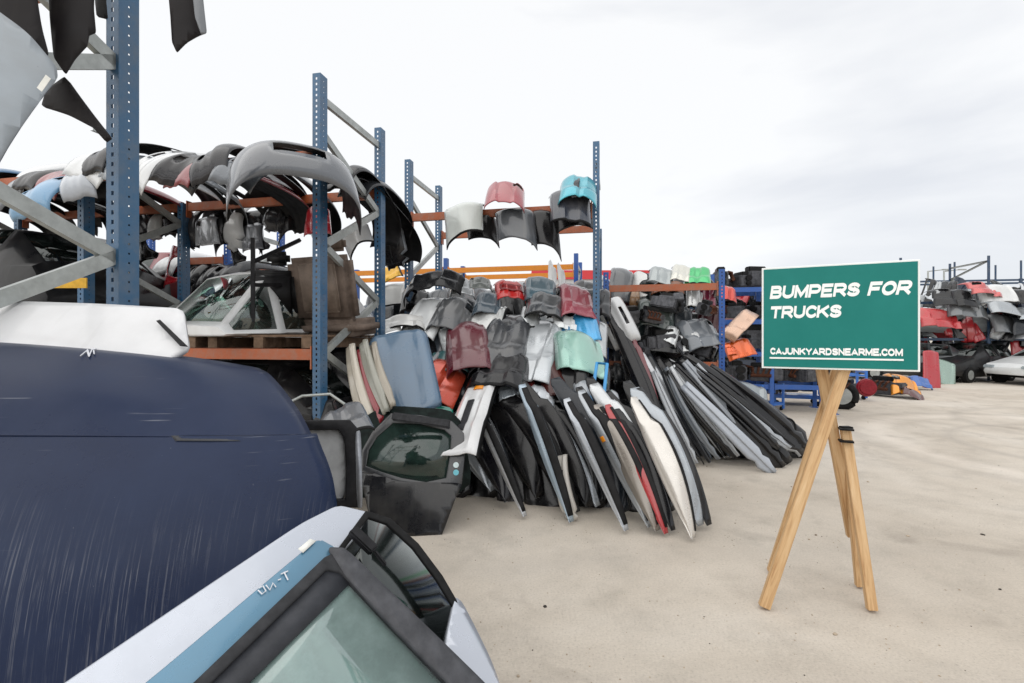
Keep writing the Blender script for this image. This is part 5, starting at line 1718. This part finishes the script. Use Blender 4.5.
fill_row(11, 606, 706, 312, 282, 7.7, 7.9, 22, MIX, "dark covers", "along the top of the loaded rack", "bumper_cover", "bumper cover")
fill_row(11, 606, 708, 345, 308, 7.6, 7.8, 24, MIX, "dark covers", "halfway up the loaded rack", "bumper_cover", "bumper cover")
fill_row(11, 606, 708, 385, 340, 7.3, 7.6, 26, DK, "dark covers", "low on the loaded rack", "bumper_cover", "bumper cover")
fill_row(9, 612, 708, 412, 372, 7.2, 7.5, 28, DK, "dark covers", "at the foot of the loaded rack", "bumper_cover", "bumper cover")

#ENG
# ------------------------------------------------------------------ blue racks and engine parts beyond the slanted stack
BLU0 = V(((712 - CX) / F * 10.6, 10.6, 0))
rack("storage_rack", "bright blue rack full of engine parts behind the green sign", BLU0, 2, 1.2, 1.0, 3.0, [.55, 1.25, 1.95, 2.65], BRIGHTBLUE, BRIGHTBLUE, detail=False, braces=False)
proto = None
n = 0
lvl = ["bottom", "second", "third", "top"]
for li, z in enumerate((.61, 1.31, 2.01, 2.71)):
    for i in range(6):
        p = BLU0 + BX * (.2 + i * .42 + rng.uniform(-.08, .08)) + BY * rng.uniform(.2, .5) + UP * z
        lb = f"{names[i]} engine from the left on the {lvl[li]} shelf of the bright blue rack"
        if proto is None:
            proto = engine(lb, p, rng.uniform(0, 6), .95, "engines on the bright blue rack")
        else:
            c = copy_tree(proto); c.location = p; c.rotation_euler = (0, 0, rng.uniform(0, 6)); s = rng.uniform(.75, 1.1); c.scale = (s, s, s * rng.uniform(.8, 1.15)); c["label"] = lb
for i in range(12):
    c = copy_tree(proto)
    c.location = W(614 + (i % 6) * 17 + rng.uniform(-4, 4), (318, 352)[i // 6] + rng.uniform(-8, 8), 7.05 + rng.uniform(-.1, .1))
    c.rotation_euler = (rng.uniform(-.6, .6), rng.uniform(-.6, .6), rng.uniform(0, 6))
    k = rng.uniform(.45, .7); c.scale = (k, k, k)
    c["label"] = f"{names[i % 6]} from the left of the engines in the {('upper', 'lower')[i // 6]} part of the loaded rack"
    c["group"] = "engines in the loaded rack"
colour_bits = [
    ("orange fender on the third shelf of the bright blue rack", '#e0601c', (744, 358), (732, 338), 26, 'cover', 9.7, 9.9),
    ("white and orange cover above the orange fender", '#c8a58e', (748, 330), (730, 320), 34, 'cover', 9.8, 10.0),
    ("red cover at the top of the bright blue rack", '#c23a28', (728, 302), (728, 286), 16, 'cover', 9.7, 9.8),
    ("small orange lamp on the second shelf beside the blue post", '#d85a20', (733, 355), (730, 346), 10, 'cover', 9.6, 9.7),
    ("silver bumper corner lying on the ground in front of the bright blue rack", '#8c9498', (746, 410), (744, 378), 42, 'cover', 8.9, 9.3),
    ("white bumper strip leaning behind the sign legs", '#d6d5d0', (830, 402), (814, 366), 10, 'strip', 10.6, 11.0),
    ("dark bumper on the ground left of the silver corner", '#202226', (728, 412), (726, 380), 30, 'cover', 9.0, 9.3),
]
for lb, c, b, t, wpx, kd, db, dt in colour_bits:
    put_panel("bumper_cover", lb, "bumper cover", c, b, t, wpx, db, dt, V((rng.uniform(-.3, .3), -.7, .6)), kd, bow=.25, dust=.2)

def trolley(lb, px, py, sc, seed):
    rng = random.Random(seed)
    loc = G(px, py)
    e = empty("parts_trolley", lb, "trolley", loc, rng.uniform(-.5, .5))
    bm = bmesh.new()
    for x in (-.5, .5):
        for y in (-.3, .3):
            add_box(bm, (x, y, .45), (.06, .06, .8))
        add_box(bm, (x, 0, .8), (.058, .6, .058)); add_box(bm, (x, 0, .2), (.058, .6, .058))
    for y in (-.3, .3):
        add_box(bm, (0, y, .2), (1.0, .055, .055)); add_box(bm, (0, y, .7), (1.0, .055, .055))
    mesh_obj("frame", bm, paint('#1f6cc4', .45, 0, .15), e, smooth=False)
    bm = bmesh.new(); add_box(bm, (0, 0, .24), (.94, .54, .03))
    mesh_obj("tray", bm, paint('#1f6cc4', .45, 0, .15), e, smooth=False)
    for x in (-.45, .45):
        for y in (-.27, .27):
            bm = bmesh.new(); add_cyl(bm, (x, y - .02, .06), (x, y + .02, .06), .06, seg=14)
            mesh_obj("castor", bm, RUBBER, e)
    e.scale = (sc, sc, sc)
    return e
trolley("bright blue parts trolley frame on the ground left of the sign legs", 795, 404, .95, 1)
trolley("smaller bright blue trolley frame nearer the slanted stack", 764, 410, .7, 2)
trolley("bright blue trolley frame behind the sign legs", 842, 398, .9, 3)
for i, (px, py, s) in enumerate(((786, 404, .9), (806, 403, .8), (770, 406, .7), (848, 398, 1.0), (884, 396, 1.1), (836, 402, .8), (872, 394, .9), (898, 392, .8))):
    c = copy_tree(proto)
    c.location = G(px, py) + UP * (.26 if i < 3 else 0.0); c.rotation_euler = (0, 0, i * 1.3); c.scale = (s, s, s)
    c["label"] = f"{names[i]} engine of those on the ground and trolleys around the sign legs"
    c["group"] = "engines on the ground around the sign legs"

def wheel_thing(lb, px, py, d, r, ax):
    e = empty("loose_wheel", lb, "wheel", W(px, py, d))
    ax = V(ax).normalized()
    bm = bmesh.new()
    hint = UP
    X = ax.cross(UP).normalized()
    pts = [X * math.cos(a) * r * .78 + UP * math.sin(a) * r * .78 for a in [k * math.pi / 14 for k in range(28)]]
    add_tube(bm, pts, r * .24, 10, True)
    mesh_obj("tyre", bm, RUBBER, e)
    bm = bmesh.new(); add_cyl(bm, ax * -.05, ax * .06, r * .6, seg=20)
    mesh_obj("rim", bm, GALV, e, angle=40)
    return e
p = G(842, 409)
wheel_thing("black loose wheel standing behind the sign legs", 842, 409 - .30 / p.y * F, p.y, .32, (-.6, -.8, 0))
bm = bmesh.new()
c0 = G(866, 401) + UP * .34
add_cyl(bm, c0, c0 + V((-.25, -.95, .1)) * .12, .24, .2, 24)
bmesh.ops.bevel(bm, geom=[e_ for e_ in bm.edges if e_.calc_face_angle(0) > 1], offset=.03, segments=3, affect='EDGES')
tag(mesh_obj("rear_lamp", bm, plain("dark_red_lens", '#7a1420', .25, 0, .25, 20)), "round dark red lamp propped beside the loose wheel", "lamp")
mis = [
    ("orange yellow machine cover lying on the ground right of the sign", "machine_cover", '#d98a14', (906, 398), (900, 374), 26, 'cover', .5),
    ("dull dark red cover lying beside the orange yellow one", "bumper_cover", '#4d1d1c', (914, 400), (912, 390), 20, 'cover', .3),
    ("bright red door standing under the right end of the sign", "car_door_skin", '#a81524', (932, 388), (931, 352), 14, 'hood', .2),
    ("sage green door leaning right of the bright red one", "car_door_skin", '#8fa59a', (945, 384), (946, 362), 18, 'hood', .3),
    ("blue cover behind the orange yellow one", "bumper_cover", '#1d58a4', (922, 390), (918, 376), 16, 'cover', .3),
]
for lb, nm, c, b, t, wpx, kd, dt in mis:
    put_panel(nm.replace('car_door_skin', 'door_skin'), lb, "car part", c, b, t, wpx, None, dt, V((.1, -.85, .5)), kd, bow=.25 if kd == 'cover' else .06, dust=.2)

# ------------------------------------------------------------------ far racks and wrecks on the right
FX = V((0.985, -0.17, 0)); FY = V((0.17, 0.985, 0))
FR = V(((900 - CX) / F * 18.6, 18.6, 0))
rack("storage_rack", "tall dark blue rack of wrecked cars at the right edge of the yard", FR, 4, 2.95, 2.0, 4.7, [1.55, 2.95], RACKDARK, RACKDARK, bx=FX, by=FY, detail=False)
rack("storage_rack", "thin dark rack showing above the wrecks at the far right", FR + FY * 8 + FX * 1, 5, 3.0, 1.6, 5.6, [2.6, 4.6], RACKDARK, RACKDARK, bx=FX, by=FY, detail=False, braces=False)
FZ = math.atan2(FX.y, FX.x)
wr = [("dark wreck", '#1a1d22'), ("red wreck", '#a0161f'), ("grey wreck", '#4e5358'), ("black wreck", '#141518'), ("silver wreck", '#8e9498'), ("dark blue wreck", '#1f2a3c'), ("white wreck", '#cfd2d3'), ("maroon wreck", '#5a1620')]
seq = [3, 1, 2, 0, 4, 5]
protos = {}
def far_car(lb, ci, loc, rz, group, seed, crush=.045):
    return car_shell("car_wreck", lb, loc, rz, wr[ci][1], CAR, seed=seed, crush=crush, group=group, **CARW)
for lev, z, cs in (("lower", 1.62, (4, 1, 6)),):
    for i, ci in enumerate(cs):
        far_car(f"{wr[ci][0]} on the {lev} shelf of the far right rack", ci, FR + FX * (.2 + 4.0 * i) + FY * .9 + UP * z, FZ + rng.uniform(-.06, .06), "wrecked cars on the far right rack", 20 + i + int(z * 10))
FC = ['#17181b', '#a8202a', '#a9adb0', '#2a2e34', '#101114', '#6b7075', '#1f2a3c', '#b9bec3', '#0f0f12', '#131316', '#22262b']
for r_, (yb, yt, db) in enumerate(((304, 284, 17.6), (318, 296, 17.2), (340, 316, 17.0), (356, 330, 17.3))):
    for i in range(14):
        x = 916 + i * 9.4 + rng.uniform(-4, 4)
        put_panel("panel_scrap", f"{names[i]} torn panel from the left, {('topmost', 'upper', 'middle', 'lower')[r_]} level, far right rack", "car part", FC[rng.randrange(11)],
                  (x + rng.uniform(-9, 9), yb + rng.uniform(-6, 4)), (x + rng.uniform(-9, 9), yt + rng.uniform(-6, 6)), rng.uniform(6, 17), db + 1.75 - i * .10, db + 1.85 - i * .10 + rng.uniform(0, .4),
                  V((rng.uniform(-.8, .8), -.8, rng.uniform(.1, .9))), ('fender', 'hung', 'strip', 'cover', 'bumper')[rng.randrange(5)], group="torn panels on the far right rack", bow=.22)
fill = [("red hood", '#b3262c', (940, 330), (934, 306), 30), ("white hood", '#d5d7d8', (1000, 304), (990, 284), 26), ("pink red hood", '#c05a5a', (985, 300), (978, 284), 22),
        ("black hood", '#1a1b1e', (955, 308), (950, 286), 34), ("grey hood", '#6b7075', (968, 318), (962, 296), 30), ("pale grey hood", '#a5abb0', (1012, 322), (1004, 306), 30), ("black cover", '#141416', (1016, 306), (1010, 288), 24)]
for lb, c, b, t, wpx in fill:
    put_panel("car_hood", f"{lb} thrown on top of the wrecks in the far right rack", "hood", c, b, t, wpx, 17.4, 17.7, V((rng.uniform(-.4, .4), -.7, .6)), 'cover', bow=.2, group="hoods on the far right wrecks")
car_shell("car_wreck", "white wrecked car on the ground at the right edge of the yard", V((16.9, 16.4, 0)), .12, '#d9dcdd', CAR, seed=31, crush=.02, wheels=((.75, .27), (3.25, .27)), **CARW)
car_shell("car_wreck", "black wrecked car on the ground left of the white one", V((15.3, 17.6, 0)), .35, '#141518', CAR, seed=32, crush=.03, wheels=((.75, .28), (3.25, .28)), **CARW)
car_shell("car_wreck", "grey wrecked car on the ground behind the red door", V((13.2, 19.2, 0)), -.2, '#3c4146', CAR, seed=33, crush=.04, wheels=((.75, .28), (3.25, .28)), **CARW)
# street lamps far behind
for i, px in enumerate((928, 944)):
    e = empty("street_lamp", f"{'left' if i == 0 else 'right'} one of two thin lamp posts above the far right rack", "street lamp", V(((px - CX) / F * 40, 40, 0)))
    bm = bmesh.new(); add_cyl(bm, (0, 0, 0), (0, 0, 7.2), .09, .06, 10); add_cyl(bm, (0, 0, 7.15), (1.3, 0, 7.3), .045, .04, 8)
    mesh_obj("pole", bm, GALV, e)
    bm = bmesh.new(); add_box(bm, (1.5, 0, 7.3), (.6, .2, .1)); mesh_obj("lamp_head", bm, GALV, e, smooth=False)

# racks of wrecks closing the view behind the middle
MR = V(((560 - CX) / F * 15, 15.0, 0))
rack("storage_rack", "long dark rack of wrecks far behind the loaded rack", MR, 2, 2.9, 1.8, 3.4, [1.3, 2.5], RACKDARK, RACKDARK, bx=FX, by=FY, detail=False)
for lev, z in (("ground", 0.0), ("lower", 1.36)):
    for i in range(2):
        ci = [3, 0, 2, 5, 7, 4, 0, 3, 1][(i * 3 + int(z)) % 9]
        far_car(f"{wr[ci][0]} on the {lev} level of the far middle rack, {names[i]} from the left", ci, MR + FX * (-.6 + 3.2 * i) + FY * .9 + UP * z, FZ, "wrecked cars on the far middle rack", 60 + i + int(z * 10))
for i in range(16):
    x = 606 + i * 10 + rng.uniform(-4, 4)
    put_panel("panel_scrap", f"{names[i]} torn panel from the left on the far middle rack", "car part", FC[rng.randrange(11)],
              (x + rng.uniform(-9, 9), 300 + rng.uniform(-6, 4)), (x + rng.uniform(-9, 9), 278 + rng.uniform(-5, 6)), rng.uniform(12, 28), 14.2, 14.5,
              V((rng.uniform(-.8, .8), -.8, rng.uniform(.1, .9))), ('fender', 'hung', 'strip', 'cover', 'bumper')[rng.randrange(5)], group="torn panels on the far middle rack", bow=.22)
# red banded shed far behind
e = empty("storage_shed", "long low shed with a bright red band far behind the heap", "shed", V((6, 27, 0)))
bm = bmesh.new(); add_box(bm, (0, 3, 2.45), (9.6, 6, 4.9)); mesh_obj("wall", bm, plain("shed_wall", '#b9bcbd', .7, 0, .08, 1), e, smooth=False)
bm = bmesh.new(); add_box(bm, (0, 3, 5.15), (9.8, 6.2, .5)); mesh_obj("fascia", bm, paint('#c81e28', .5, 0, .1), e, smooth=False)
